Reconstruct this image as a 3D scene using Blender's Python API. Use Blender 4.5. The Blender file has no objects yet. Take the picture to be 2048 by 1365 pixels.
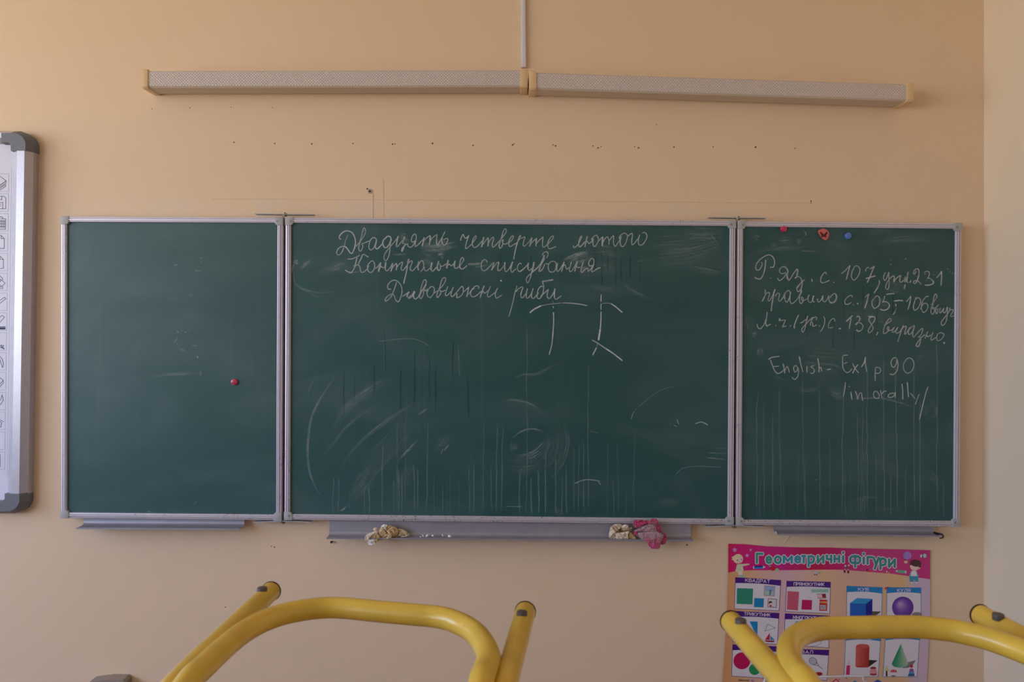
import bpy, bmesh, math, random
from mathutils import Vector, noise
random.seed(7)
C = bpy.context.scene.collection
sc = bpy.context.scene
F, CAMD, CAMZ = 1500.0, 2.5, 1.5          # focal length in pixels, camera distance to the board wall, lens height

# ------------------------------------------------------------------ camera, world, light, exposure
cam = bpy.data.cameras.new('camera'); cam.sensor_width = 36; cam.lens = F/2048*36
cam.clip_start = 0.05; cam.dof.use_dof = True; cam.dof.focus_distance = 2.45; cam.dof.aperture_fstop = 9
co = bpy.data.objects.new('camera', cam); C.objects.link(co)
co.location = (0, -CAMD, CAMZ); co.rotation_euler = (math.pi/2, 0, 0); sc.camera = co
sc.view_settings.view_transform = 'Standard'; sc.view_settings.look = 'None'
sc.view_settings.gamma = 1; sc.view_settings.use_curve_mapping = False
sc.view_settings.exposure = 0.0
sc.cycles.transparent_max_bounces = 48
sc.cycles.max_bounces = 12; sc.cycles.diffuse_bounces = 6

XL, XR, YB, ZC = -4.5, (1968-1024)/600.0, -6.6, 3.15
w = bpy.data.worlds.new('world'); sc.world = w; w.use_nodes = True
nt = w.node_tree; nt.nodes.clear()
out = nt.nodes.new('ShaderNodeOutputWorld'); bg = nt.nodes.new('ShaderNodeBackground')
tc = nt.nodes.new('ShaderNodeTexCoord'); sp = nt.nodes.new('ShaderNodeSeparateXYZ')
mr = nt.nodes.new('ShaderNodeMapRange'); mr.inputs['From Min'].default_value = -1; mr.inputs['From Max'].default_value = 1
cr = nt.nodes.new('ShaderNodeValToRGB')
e = cr.color_ramp.elements
e[0].position = 0.0; e[0].color = (.80, .71, .58, 1)
e[1].position = 1.0; e[1].color = (.30, .48, 1.0, 1)
for p_, c_ in ((.485, (.80, .74, .62, 1)), (.52, (.66, .80, 1.0, 1)), (.65, (.50, .67, 1.04, 1))):
    n_ = e.new(p_); n_.color = c_
nt.links.new(tc.outputs['Generated'], sp.inputs[0]); nt.links.new(sp.outputs['Z'], mr.inputs['Value'])
nt.links.new(mr.outputs[0], cr.inputs[0]); nt.links.new(cr.outputs[0], bg.inputs[0])
bg.inputs[1].default_value = 8.9
nt.links.new(bg.outputs[0], out.inputs[0])
WINS = [(-2.45, -0.65, 1.0, 2.95), (-4.55, -2.75, 1.0, 2.95), (-6.35, -4.85, 1.0, 2.95)]   # y0, y1, z0, z1 in the left wall
for (y0, y1, z0, z1) in WINS:
    L = bpy.data.lights.new('sky_portal', 'AREA'); L.shape = 'RECTANGLE'; L.size = z1-z0; L.size_y = y1-y0
    L.cycles.is_portal = True
    lo = bpy.data.objects.new('sky_portal', L); C.objects.link(lo)
    lo.location = (XL-.12, (y0+y1)/2, (z0+z1)/2); lo.rotation_euler = (0, -math.pi/2, 0)

# ------------------------------------------------------------------ helpers
def lin(c):
    return tuple(((v/255)/12.92 if v/255 <= .04045 else ((v/255+.055)/1.055)**2.4) for v in c) + (1,)
def at(px, py, d=0.0):
    """the point that stands d in front of the board wall and shows at photo pixel (px, py)"""
    k = (CAMD-d)/F
    return Vector(((px-1024)*k, -d, CAMZ-(py-682.5)*k))
def at_h(px, py, h):
    """the point at height h relative to the lens seen at (px, py)"""
    Z = -h*F/(py-682.5)
    return Vector(((px-1024)/F*Z, Z-CAMD, CAMZ+h))
def mat(name, col, rough=.6, metal=0.0, var=0.0, vscale=8.0, bump=0.0, bscale=60.0, spec=.5, coat=0.0, var_col=None):
    m = bpy.data.materials.new(name); m.use_nodes = True
    N = m.node_tree; b = N.nodes['Principled BSDF']
    c = lin(col) if max(col) > 1 else tuple(col)+(1,)
    b.inputs['Base Color'].default_value = c; b.inputs['Roughness'].default_value = rough
    b.inputs['Metallic'].default_value = metal; b.inputs['Specular IOR Level'].default_value = spec
    b.inputs['Coat Weight'].default_value = coat
    t = N.nodes.new('ShaderNodeTexCoord')
    if var > 0:
        n = N.nodes.new('ShaderNodeTexNoise'); n.inputs['Scale'].default_value = vscale; n.inputs['Detail'].default_value = 5
        N.links.new(t.outputs['Object'], n.inputs['Vector'])
        mx = N.nodes.new('ShaderNodeMix'); mx.data_type = 'RGBA'
        k = lin(var_col) if var_col else tuple(v*(1-var) for v in c[:3])+(1,)
        mx.inputs[6].default_value = c; mx.inputs[7].default_value = k
        rp = N.nodes.new('ShaderNodeMapRange'); rp.inputs[1].default_value = .35; rp.inputs[2].default_value = .65
        N.links.new(n.outputs[0], rp.inputs[0]); N.links.new(rp.outputs[0], mx.inputs[0])
        N.links.new(mx.outputs[2], b.inputs['Base Color'])
    if bump > 0:
        n = N.nodes.new('ShaderNodeTexNoise'); n.inputs['Scale'].default_value = bscale; n.inputs['Detail'].default_value = 4
        N.links.new(t.outputs['Object'], n.inputs['Vector'])
        bp = N.nodes.new('ShaderNodeBump'); bp.inputs['Strength'].default_value = bump; bp.inputs['Distance'].default_value = .002
        N.links.new(n.outputs[0], bp.inputs['Height']); N.links.new(bp.outputs[0], b.inputs['Normal'])
    return m
def link_mesh(name, verts, faces, m, parent=None, smooth=False, cols=None):
    me = bpy.data.meshes.new(name); me.from_pydata([tuple(v) for v in verts], [], faces); me.update()
    if m: me.materials.append(m)
    if smooth:
        me.polygons.foreach_set('use_smooth', [True]*len(me.polygons))
    if cols is not None:
        a = me.color_attributes.new('dust_highlight', 'FLOAT_COLOR', 'POINT')
        for i, v in enumerate(cols): a.data[i].color = (v, v, v, 1)
    o = bpy.data.objects.new(name, me); C.objects.link(o)
    if parent:
        o.parent = parent; o.matrix_parent_inverse = parent.matrix_world.inverted()
    return o
class MB:
    def __init__(s): s.v = []; s.f = []; s.c = []
    def add(s, vs, fs, c=0.0):
        k = len(s.v); s.v += [Vector(x) for x in vs]; s.f += [tuple(i+k for i in f) for f in fs]; s.c += [c]*len(vs)
    def box(s, x0, x1, y0, y1, z0, z1):
        s.add([(x0,y0,z0),(x1,y0,z0),(x1,y1,z0),(x0,y1,z0),(x0,y0,z1),(x1,y0,z1),(x1,y1,z1),(x0,y1,z1)],
              [(0,3,2,1),(4,5,6,7),(0,1,5,4),(1,2,6,5),(2,3,7,6),(3,0,4,7)])
    def prism(s, pts, y0, y1):
        """pts: world (x, z) outline, extruded between depths y0 (front) and y1 (back)"""
        n = len(pts)
        s.add([(p[0], y0, p[1]) for p in pts]+[(p[0], y1, p[1]) for p in pts],
              [tuple(range(n)), tuple(range(2*n-1, n-1, -1))]+[(i, i+n, (i+1) % n+n, (i+1) % n) for i in range(n)])
    def tube(s, path, r, n=20, caps=True):
        P = [Vector(p) for p in path]; base = len(s.v); up = None
        for i, p in enumerate(P):
            t = (P[min(i+1, len(P)-1)]-P[max(i-1, 0)]).normalized()
            if up is None:
                up = t.cross(Vector((0, 0, 1)));  up = up.normalized() if up.length > 1e-3 else Vector((1, 0, 0))
            up = (up-t*up.dot(t)).normalized(); bi = t.cross(up)
            for k in range(n):
                a = 2*math.pi*k/n; s.v.append(p+up*math.cos(a)*r+bi*math.sin(a)*r); s.c.append(0)
        for i in range(len(P)-1):
            for k in range(n):
                a = base+i*n+k; b = base+i*n+(k+1) % n; s.f.append((a, b, b+n, a+n))
        if caps:
            s.f.append(tuple(base+k for k in range(n-1, -1, -1))); s.f.append(tuple(base+(len(P)-1)*n+k for k in range(n)))
    def build(s, name, m, parent=None, smooth=False, cols=False, bevel=0, autosmooth=False):
        o = link_mesh(name, s.v, s.f, m, parent, smooth, s.c if cols else None)
        bm = bmesh.new(); bm.from_mesh(o.data); bmesh.ops.recalc_face_normals(bm, faces=bm.faces)
        if bevel:
            bmesh.ops.bevel(bm, geom=bm.edges[:], offset=bevel, segments=2, affect='EDGES', profile=.5)
        bm.to_mesh(o.data); bm.free()
        if autosmooth:
            o.data.polygons.foreach_set('use_smooth', [True]*len(o.data.polygons))
            o.data.set_sharp_from_angle(angle=math.radians(38))
        return o
def tag(o, label=None, cat=None, group=None, kind=None):
    for k, v in (('label', label), ('category', cat), ('group', group), ('kind', kind)):
        if v: o[k] = v
    return o
def empty(name, loc, label, cat, group=None):
    o = bpy.data.objects.new(name, None); C.objects.link(o); o.location = loc; o.empty_display_size = .05
    bpy.context.view_layer.update()
    return tag(o, label, cat, group)
def catmull(P, sub=6, closed=False):
    P = [Vector(p) for p in P]; n = len(P); R = []
    if n < 3 and not closed: return P
    rng = range(n) if closed else range(n-1)
    for i in rng:
        if closed: a, b, c, d = P[(i-1) % n], P[i], P[(i+1) % n], P[(i+2) % n]
        else: a, b, c, d = P[max(i-1, 0)], P[i], P[i+1], P[min(i+2, n-1)]
        for k in range(sub):
            t = k/sub
            R.append(.5*((2*b)+(c-a)*t+(2*a-5*b+4*c-d)*t*t+(3*b-a-3*c+d)*t**3))
    if not closed: R.append(P[-1])
    return R
def sweep(path, prof, closed=False, miter_ends=None):
    """path: world (x, z) points; prof: (u, v) with u to the left-hand side of travel and v towards the room; returns an MB"""
    P = [Vector((p[0], p[1])) for p in path]; n = len(P); m = MB(); k = len(prof)
    for i in range(n):
        if closed: a, b = P[(i-1) % n], P[(i+1) % n]
        else: a, b = P[max(i-1, 0)], P[min(i+1, n-1)]
        d1 = (P[i]-a).normalized() if (P[i]-a).length > 1e-9 else (b-P[i]).normalized()
        d2 = (b-P[i]).normalized() if (b-P[i]).length > 1e-9 else d1
        t = (d1+d2).normalized(); nn = Vector((-t.y, t.x)); sc_ = 1/max(.35, nn.dot(Vector((-d1.y, d1.x))))
        for (u, v) in prof:
            sh = 0
            if miter_ends and i == 0: sh = u*miter_ends
            if miter_ends and i == n-1: sh = -u*miter_ends
            q = P[i]+nn*u*sc_+t*sh
            m.v.append(Vector((q.x, -v, q.y))); m.c.append(0)
    for i in range(n if closed else n-1):
        for j in range(k):
            a = i*k+j; b = i*k+(j+1) % k; c = ((i+1) % n)*k
            m.f.append((a, b, c+(j+1) % k, c+j))
    if not closed:
        m.f.append(tuple(range(k))); m.f.append(tuple((n-1)*k+j for j in range(k-1, -1, -1)))
    return m
def xz(v): return (v.x, v.z)

# ------------------------------------------------------------------ materials
def wall_material(name, base, patches=True):
    m = bpy.data.materials.new(name); m.use_nodes = True; N = m.node_tree; b = N.nodes['Principled BSDF']
    b.inputs['Roughness'].default_value = .55; b.inputs['Specular IOR Level'].default_value = .35
    t = N.nodes.new('ShaderNodeNewGeometry')
    def nz(scale, det=4):
        n = N.nodes.new('ShaderNodeTexNoise'); n.inputs['Scale'].default_value = scale; n.inputs['Detail'].default_value = det
        N.links.new(t.outputs['Position'], n.inputs['Vector']); return n
    n1 = nz(1.6); n2 = nz(9); n3 = nz(70, 3); n4 = nz(14, 3)
    c = lin(base)
    mx = N.nodes.new('ShaderNodeMix'); mx.data_type = 'RGBA'
    mx.inputs[6].default_value = tuple(v*k for v, k in zip(c[:3], (.96, .96, .93)))+(1,)
    mx.inputs[7].default_value = tuple(min(1, v*k) for v, k in zip(c[:3], (1.03, 1.02, 1.04)))+(1,)
    N.links.new(n1.outputs[0], mx.inputs[0])
    last = mx.outputs[2]
    if patches:     # pale scuffs where the paint is rubbed just above the chalkboards, and small dark flecks
        sz = N.nodes.new('ShaderNodeSeparateXYZ'); N.links.new(t.outputs['Position'], sz.inputs[0])
        ab = N.nodes.new('ShaderNodeMath'); ab.operation = 'SUBTRACT'; N.links.new(sz.outputs['Z'], ab.inputs[0]); ab.inputs[1].default_value = 1.94
        aa = N.nodes.new('ShaderNodeMath'); aa.operation = 'ABSOLUTE'; N.links.new(ab.outputs[0], aa.inputs[0])
        rg = N.nodes.new('ShaderNodeMapRange'); rg.inputs[1].default_value = .045; rg.inputs[2].default_value = .01; N.links.new(aa.outputs[0], rg.inputs[0])
        r2 = N.nodes.new('ShaderNodeMapRange'); r2.inputs[1].default_value = .55; r2.inputs[2].default_value = .66; N.links.new(n2.outputs[0], r2.inputs[0])
        mu = N.nodes.new('ShaderNodeMath'); mu.operation = 'MULTIPLY'; N.links.new(rg.outputs[0], mu.inputs[0]); N.links.new(r2.outputs[0], mu.inputs[1])
        m3 = N.nodes.new('ShaderNodeMath'); m3.operation = 'MULTIPLY'; m3.inputs[1].default_value = .30; N.links.new(mu.outputs[0], m3.inputs[0])
        mm = N.nodes.new('ShaderNodeMix'); mm.data_type = 'RGBA'; mm.inputs[7].default_value = lin((222, 210, 205))
        N.links.new(m3.outputs[0], mm.inputs[0]); N.links.new(last, mm.inputs[6]); last = mm.outputs[2]
    N.links.new(last, b.inputs['Base Color'])
    ad = N.nodes.new('ShaderNodeMath'); ad.operation = 'MULTIPLY_ADD'; ad.inputs[1].default_value = 3.0
    N.links.new(n4.outputs[0], ad.inputs[0]); N.links.new(n3.outputs[0], ad.inputs[2])
    bp = N.nodes.new('ShaderNodeBump'); bp.inputs['Strength'].default_value = .16; bp.inputs['Distance'].default_value = .0016
    N.links.new(ad.outputs[0], bp.inputs['Height']); N.links.new(bp.outputs[0], b.inputs['Normal'])
    return m
def board_material(name='chalkboard_green'):
    m = bpy.data.materials.new(name); m.use_nodes = True; N = m.node_tree; b = N.nodes['Principled BSDF']
    g = N.nodes.new('ShaderNodeNewGeometry')
    mp = N.nodes.new('ShaderNodeMapping'); mp.inputs['Scale'].default_value = (1.3, 1, 2.6); N.links.new(g.outputs['Position'], mp.inputs[0])
    n = N.nodes.new('ShaderNodeTexNoise'); n.inputs['Scale'].default_value = 1.8; n.inputs['Detail'].default_value = 7; n.inputs['Distortion'].default_value = 1.2
    N.links.new(mp.outputs[0], n.inputs['Vector'])
    r = N.nodes.new('ShaderNodeMapRange'); r.inputs[1].default_value = .42; r.inputs[2].default_value = .75; r.inputs[3].default_value = 0; r.inputs[4].default_value = .10
    N.links.new(n.outputs[0], r.inputs[0])
    mp2 = N.nodes.new('ShaderNodeMapping'); mp2.inputs['Scale'].default_value = (55, 1, 1.1); N.links.new(g.outputs['Position'], mp2.inputs[0])
    n2 = N.nodes.new('ShaderNodeTexNoise'); n2.inputs['Scale'].default_value = 1; n2.inputs['Detail'].default_value = 3; N.links.new(mp2.outputs[0], n2.inputs['Vector'])
    r2 = N.nodes.new('ShaderNodeMapRange'); r2.inputs[1].default_value = .58; r2.inputs[2].default_value = .75; r2.inputs[3].default_value = 0; r2.inputs[4].default_value = .035
    N.links.new(n2.outputs[0], r2.inputs[0])
    ad = N.nodes.new('ShaderNodeMath'); N.links.new(r.outputs[0], ad.inputs[0]); N.links.new(r2.outputs[0], ad.inputs[1])
    mx = N.nodes.new('ShaderNodeMix'); mx.data_type = 'RGBA'; mx.inputs[6].default_value = BOARD_COL; mx.inputs[7].default_value = (.30, .38, .42, 1)
    N.links.new(ad.outputs[0], mx.inputs[0]); N.links.new(mx.outputs[2], b.inputs['Base Color'])
    b.inputs['Roughness'].default_value = .47; b.inputs['Specular IOR Level'].default_value = .65
    return m
BOARD_COL = (.006, .070, .073, 1)
def chalk_material(name, grain_scale, lo, hi, stretch=(1, 1, 1), col=(.80, .83, .84)):
    m = bpy.data.materials.new(name); m.use_nodes = True; N = m.node_tree; N.nodes.clear()
    o = N.nodes.new('ShaderNodeOutputMaterial'); d = N.nodes.new('ShaderNodeBsdfDiffuse'); t = N.nodes.new('ShaderNodeBsdfTransparent'); x = N.nodes.new('ShaderNodeMixShader')
    d.inputs[0].default_value = col+(1,)
    a = N.nodes.new('ShaderNodeAttribute'); a.attribute_name = 'dust_highlight'
    g = N.nodes.new('ShaderNodeNewGeometry'); mp = N.nodes.new('ShaderNodeMapping'); mp.inputs['Scale'].default_value = stretch
    N.links.new(g.outputs['Position'], mp.inputs[0])
    n = N.nodes.new('ShaderNodeTexNoise'); n.inputs['Scale'].default_value = grain_scale; n.inputs['Detail'].default_value = 4; N.links.new(mp.outputs[0], n.inputs['Vector'])
    r = N.nodes.new('ShaderNodeMapRange'); r.inputs[1].default_value = .3; r.inputs[2].default_value = .62; r.inputs[3].default_value = lo; r.inputs[4].default_value = hi
    N.links.new(n.outputs[0], r.inputs[0])
    mu = N.nodes.new('ShaderNodeMath'); mu.operation = 'MULTIPLY'; mu.use_clamp = True
    N.links.new(a.outputs['Fac'], mu.inputs[0]); N.links.new(r.outputs[0], mu.inputs[1])
    N.links.new(mu.outputs[0], x.inputs[0]); N.links.new(t.outputs[0], x.inputs[1]); N.links.new(d.outputs[0], x.inputs[2]); N.links.new(x.outputs[0], o.inputs[0])
    return m
def speckled_metal(name, base, rust, thr, rough=.42, streak=(1, 1, 1)):
    m = bpy.data.materials.new(name); m.use_nodes = True; N = m.node_tree; b = N.nodes['Principled BSDF']
    g = N.nodes.new('ShaderNodeNewGeometry')
    mp = N.nodes.new('ShaderNodeMapping'); mp.inputs['Scale'].default_value = streak; N.links.new(g.outputs['Position'], mp.inputs[0])
    n = N.nodes.new('ShaderNodeTexNoise'); n.inputs['Scale'].default_value = 260; n.inputs['Detail'].default_value = 3; N.links.new(mp.outputs[0], n.inputs['Vector'])
    n2 = N.nodes.new('ShaderNodeTexNoise'); n2.inputs['Scale'].default_value = 9; n2.inputs['Detail'].default_value = 3; N.links.new(g.outputs['Position'], n2.inputs['Vector'])
    ad = N.nodes.new('ShaderNodeMath'); ad.operation = 'MULTIPLY_ADD'; ad.inputs[1].default_value = .35; N.links.new(n2.outputs[0], ad.inputs[0]); N.links.new(n.outputs[0], ad.inputs[2])
    r = N.nodes.new('ShaderNodeMapRange'); r.inputs[1].default_value = thr; r.inputs[2].default_value = thr+.05; N.links.new(ad.outputs[0], r.inputs[0])
    n3 = N.nodes.new('ShaderNodeTexNoise'); n3.inputs['Scale'].default_value = 25; N.links.new(g.outputs['Position'], n3.inputs['Vector'])
    rr = N.nodes.new('ShaderNodeValToRGB'); rr.color_ramp.elements[0].position = .45; rr.color_ramp.elements[1].position = .6
    rr.color_ramp.elements[0].color = lin((62, 48, 52)); rr.color_ramp.elements[1].color = lin(rust); N.links.new(n3.outputs[0], rr.inputs[0])
    mx = N.nodes.new('ShaderNodeMix'); mx.data_type = 'RGBA'; mx.inputs[6].default_value = lin(base)
    N.links.new(rr.outputs[0], mx.inputs[7]); N.links.new(r.outputs[0], mx.inputs[0]); N.links.new(mx.outputs[2], b.inputs['Base Color'])
    b.inputs['Metallic'].default_value = .35; b.inputs['Roughness'].default_value = rough
    return m
M_wall = wall_material('wall_paint', (233, 206, 176))
M_wall2 = wall_material('wall_paint_side', (230, 214, 192), False)
M_ceil = mat('ceiling_white', (240, 234, 222), .8, var=.04)
M_floor = mat('floor_linoleum', (128, 104, 86), .5, var=.25, vscale=3)
M_board = board_material()
M_frame = speckled_metal('frame_aluminium', (214, 208, 222), (150, 110, 80), .86)
M_frust = speckled_metal('frame_aluminium_rusty', (208, 202, 210), (168, 104, 62), .80)
M_fmid = speckled_metal('frame_aluminium_specked', (212, 206, 218), (150, 104, 72), .845)
M_cap = mat('grey_plastic_cap', (178, 178, 182), .5, var=.08, vscale=60)
M_alu = mat('tray_aluminium', (160, 157, 168), .42, .4, var=.08, vscale=20)
M_dark = mat('dark_metal', (70, 60, 55), .5, .5)
M_chalk = chalk_material('chalk_line', 900, .45, 1.1)
M_dust = chalk_material('chalk_dust', 60, .25, 1.15, (1, 1, 2.2), (.72, .77, .80))
M_drip = chalk_material('chalk_drip', 40, .5, 1.1, (.2, 1, 1), (.42, .55, .54))
M_wet = chalk_material('board_clean_streak', 40, .5, 1.1, (.2, 1, 1), (.006, .040, .040))
M_yel = mat('yellow_lacquer', (226, 188, 72), .34, var=.12, vscale=25, bump=.05, bscale=40, coat=.25)
def chips(m):      # small worn flecks in the lacquer
    N = m.node_tree; b = N.nodes['Principled BSDF']; src = b.inputs['Base Color'].links[0].from_socket
    g = N.nodes.new('ShaderNodeNewGeometry'); n = N.nodes.new('ShaderNodeTexNoise'); n.inputs['Scale'].default_value = 95; n.inputs['Detail'].default_value = 2
    N.links.new(g.outputs['Position'], n.inputs['Vector']); r = N.nodes.new('ShaderNodeMapRange'); r.inputs[1].default_value = .735; r.inputs[2].default_value = .77
    N.links.new(n.outputs[0], r.inputs[0]); mx = N.nodes.new('ShaderNodeMix'); mx.data_type = 'RGBA'; mx.inputs[7].default_value = lin((150, 122, 96))
    N.links.new(r.outputs[0], mx.inputs[0]); N.links.new(src, mx.inputs[6]); N.links.new(mx.outputs[2], b.inputs['Base Color'])
chips(M_yel)

# ------------------------------------------------------------------ the setting
def struct(name, mb, m, **k):
    o = mb.build(name, m, **k); o['kind'] = 'structure'; return o
T = .15
b = MB(); b.box(XL-T, XR+T, YB-T, T, -.12, 0); floor = struct('floor', b, M_floor)
b = MB(); b.box(XL-T, XR+T, YB-T, T, ZC, ZC+.12); struct('ceiling', b, M_ceil)
b = MB(); b.box(XL-T, XR+T, 0, T, 0, ZC); wall = struct('wall_front', b, M_wall)
b = MB(); b.box(XR, XR+T, YB, 0, 0, ZC); struct('wall_right', b, M_wall2)
b = MB(); b.box(XL-T, XR+T, YB-T, YB, 0, ZC); struct('wall_back', b, mat('wall_paint_back', (168, 156, 144), .7, var=.1, vscale=2))
b = MB()
b.box(XL-T, XL, YB, 0, 0, 1.0); b.box(XL-T, XL, YB, 0, 2.95, ZC)
ys = [YB]+[v for y0, y1, _, _ in reversed(WINS) for v in (y0, y1)]+[0]
for i in range(0, len(ys), 2): b.box(XL-T, XL, ys[i], ys[i+1], 1.0, 2.95)
struct('wall_left', b, M_wall2)
M_winf = mat('window_white', (226, 226, 222), .4)
for i, (y0, y1, z0, z1) in enumerate(WINS):
    f = MB(); x0, x1 = XL-.10, XL-.05
    f.box(x0, x1, y0, y1, z0, z0+.05); f.box(x0, x1, y0, y1, z1-.05, z1)
    f.box(x0, x1, y0, y0+.05, z0+.05, z1-.05); f.box(x0, x1, y1-.05, y1, z0+.05, z1-.05)
    f.box(x0, x1, (y0+y1)/2-.03, (y0+y1)/2+.03, z0+.05, z1-.05)
    o = struct('window_%d' % (i+1), f, M_winf)
b = MB(); b.box(XL, XR, -.014, 0, 0, .07); struct('baseboard_front', b, mat('baseboard_brown', (120, 84, 58), .5))
# nail holes, a plugged screw hole and the plaster seams in the wall
M_hole = mat('hole_dark', (74, 56, 44), .9)
M_plug = mat('plug_plastic', (170, 160, 148), .6)
def disc(px, py, r, m, name, parent, d=.0008, n=12, sy=1.0):
    k = CAMD/F; c = at(px, py, 0); b = MB()
    b.prism([(c.x+math.cos(2*math.pi*i/n)*r*k, c.z+math.sin(2*math.pi*i/n)*r*k*sy) for i in range(n)], -d, .0005)
    return b.build(name, m, parent)
for (x, y, r) in [(468,285,1.3),(549.5,287,1.2),(623.5,288,1.4),(706,287,1.2),(785,288.5,1.5),(790,288,1),(865,287,1.6),(946,291,1.3),(1025,290,1.4),(1028,288,1),(1106,290,1.1),
                  (1111,292,1.4),(1186,292,1.1),(1196,296,1.5),(1202,293.5,1),(1269,293.5,1),(1277,296,1.4),(1348,294.5,1.4),(1426,294,1.1),(1511,294.5,1.7),(1590,297,1.1),
                  (1398.5,404.5,1),(1313,250,.8),(380,216,.9),(462,214.5,.8),(545,215,.8),(304,218,.8),(549,1095,1.2),(543,1093,.9),(1374,1090.5,1.4),(451,1215,1)]:
    disc(x, y, r, M_hole, 'nail_hole', wall)
pl = disc(740, 383, 4.6, M_plug, 'wall_plug', wall, .0022, 16); 
disc(740, 383, 2.2, M_hole, 'plug_hole', wall, .0026, 12)
disc(734.5, 378, 1.6, M_hole, 'nail_hole', wall)
def seam(p, wpx, d, m=M_wall):
    b = MB(); k = CAMD/F
    for (x0, y0), (x1, y1) in zip(p[:-1], p[1:]):
        a, c = at(x0, y0), at(x1, y1); t = (c-a).normalized(); n = Vector((-t.z, 0, t.x))*wpx*k/2
        b.prism([xz(a-n), xz(c-n), xz(c+n), xz(a+n)], -d, .0005)
    return b.build('plaster_seam', m, wall)
seam([(423, 397.5), (700, 398.6), (1000, 400.8), (1300, 403.5), (1622, 405.5)], 1.3, .0012)
seam([(1621.5, 401), (1621.7, 407)], 1.2, .001, M_hole)
seam([(745.5, 388), (745, 436)], 1.6, .0012); seam([(766, 358), (767, 434)], 1.3, .0008)
seam([(1579, 1073), (1566, 1089)], 2, .0015)
def screw(px, py):
    c = at(px, py, .006); b = MB()
    b.tube([(c.x, 0, c.z), (c.x, -.008, c.z)], .0018, 10); b.tube([(c.x, -.008, c.z), (c.x, -.0105, c.z)], .0042, 12)
    return b.build('screw', M_dark, wall, autosmooth=True)
screw(663.5, 1084.5)
# white cable trunking
tr = empty('cable_trunking', at(1046, 60), 'narrow white plastic cable duct running up the wall from the lamp joint', 'cable duct')
a0, a1 = at(1047.6, 134, .012), at(1046.3, -60, .012); wv = .0085
b = MB(); b.add([(a0.x-wv, 0, a0.z), (a0.x+wv, 0, a0.z), (a1.x+wv*.8, 0, a1.z), (a1.x-wv*.8, 0, a1.z),
                 (a0.x-wv*.9, -.012, a0.z), (a0.x+wv*.9, -.012, a0.z), (a1.x+wv*.7, -.012, a1.z), (a1.x-wv*.7, -.012, a1.z)],
                [(0,3,2,1),(4,5,6,7),(0,1,5,4),(1,2,6,5),(2,3,7,6),(3,0,4,7)])
b.build('duct_cover', mat('duct_white', (222, 214, 226), .4), tr, bevel=.0012, autosmooth=True)
b = MB(); b.add([(a0.x-wv*1.04, 0, a0.z), (a0.x+wv*1.04, 0, a0.z), (a1.x+wv*.84, 0, a1.z), (a1.x-wv*.84, 0, a1.z),
                 (a0.x-wv*1.04, -.003, a0.z), (a0.x+wv*1.04, -.003, a0.z), (a1.x+wv*.84, -.003, a1.z), (a1.x-wv*.84, -.003, a1.z)],
                [(0,3,2,1),(4,5,6,7),(0,1,5,4),(1,2,6,5),(2,3,7,6),(3,0,4,7)])
b.build('duct_base', mat('duct_base_white', (206, 198, 206), .5), tr)

# ------------------------------------------------------------------ the two wall lamps
def diffuser_material():
    m = mat('prismatic_diffuser', (196, 182, 178), .45); N = m.node_tree; b = N.nodes['Principled BSDF']
    g = N.nodes.new('ShaderNodeNewGeometry'); s = N.nodes.new('ShaderNodeSeparateXYZ'); N.links.new(g.outputs['Position'], s.inputs[0])
    outs = []
    for ax_ in ('X', 'Z'):
        a = N.nodes.new('ShaderNodeMath'); a.operation = 'ADD'; a.inputs[1].default_value = 0; N.links.new(s.outputs[ax_], a.inputs[0])
        k = N.nodes.new('ShaderNodeMath'); k.operation = 'MULTIPLY'; k.inputs[1].default_value = 2*math.pi/.0095; N.links.new(a.outputs[0], k.inputs[0])
        q = N.nodes.new('ShaderNodeMath'); q.operation = 'SINE'; N.links.new(k.outputs[0], q.inputs[0]); outs.append(q)
    p = N.nodes.new('ShaderNodeMath'); p.operation = 'MULTIPLY'; N.links.new(outs[0].outputs[0], p.inputs[0]); N.links.new(outs[1].outputs[0], p.inputs[1])
    bp = N.nodes.new('ShaderNodeBump'); bp.inputs['Strength'].default_value = .5; bp.inputs['Distance'].default_value = .001
    N.links.new(p.outputs[0], bp.inputs['Height']); N.links.new(bp.outputs[0], b.inputs['Normal'])
    r = N.nodes.new('ShaderNodeMapRange'); r.inputs[1].default_value = -1; N.links.new(p.outputs[0], r.inputs[0])
    mx = N.nodes.new('ShaderNodeMix'); mx.data_type = 'RGBA'; mx.inputs[6].default_value = lin((184, 168, 162)); mx.inputs[7].default_value = lin((226, 214, 211))
    N.links.new(r.outputs[0], mx.inputs[0]); N.links.new(mx.outputs[2], b.inputs['Base Color'])
    b.inputs['Transmission Weight'].default_value = 0
    return m
M_diff = diffuser_material()
M_lampb = mat('lamp_underside', (206, 190, 172), .45)
M_lampc = mat('lamp_cream_plastic', (226, 192, 148), .4)
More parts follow.
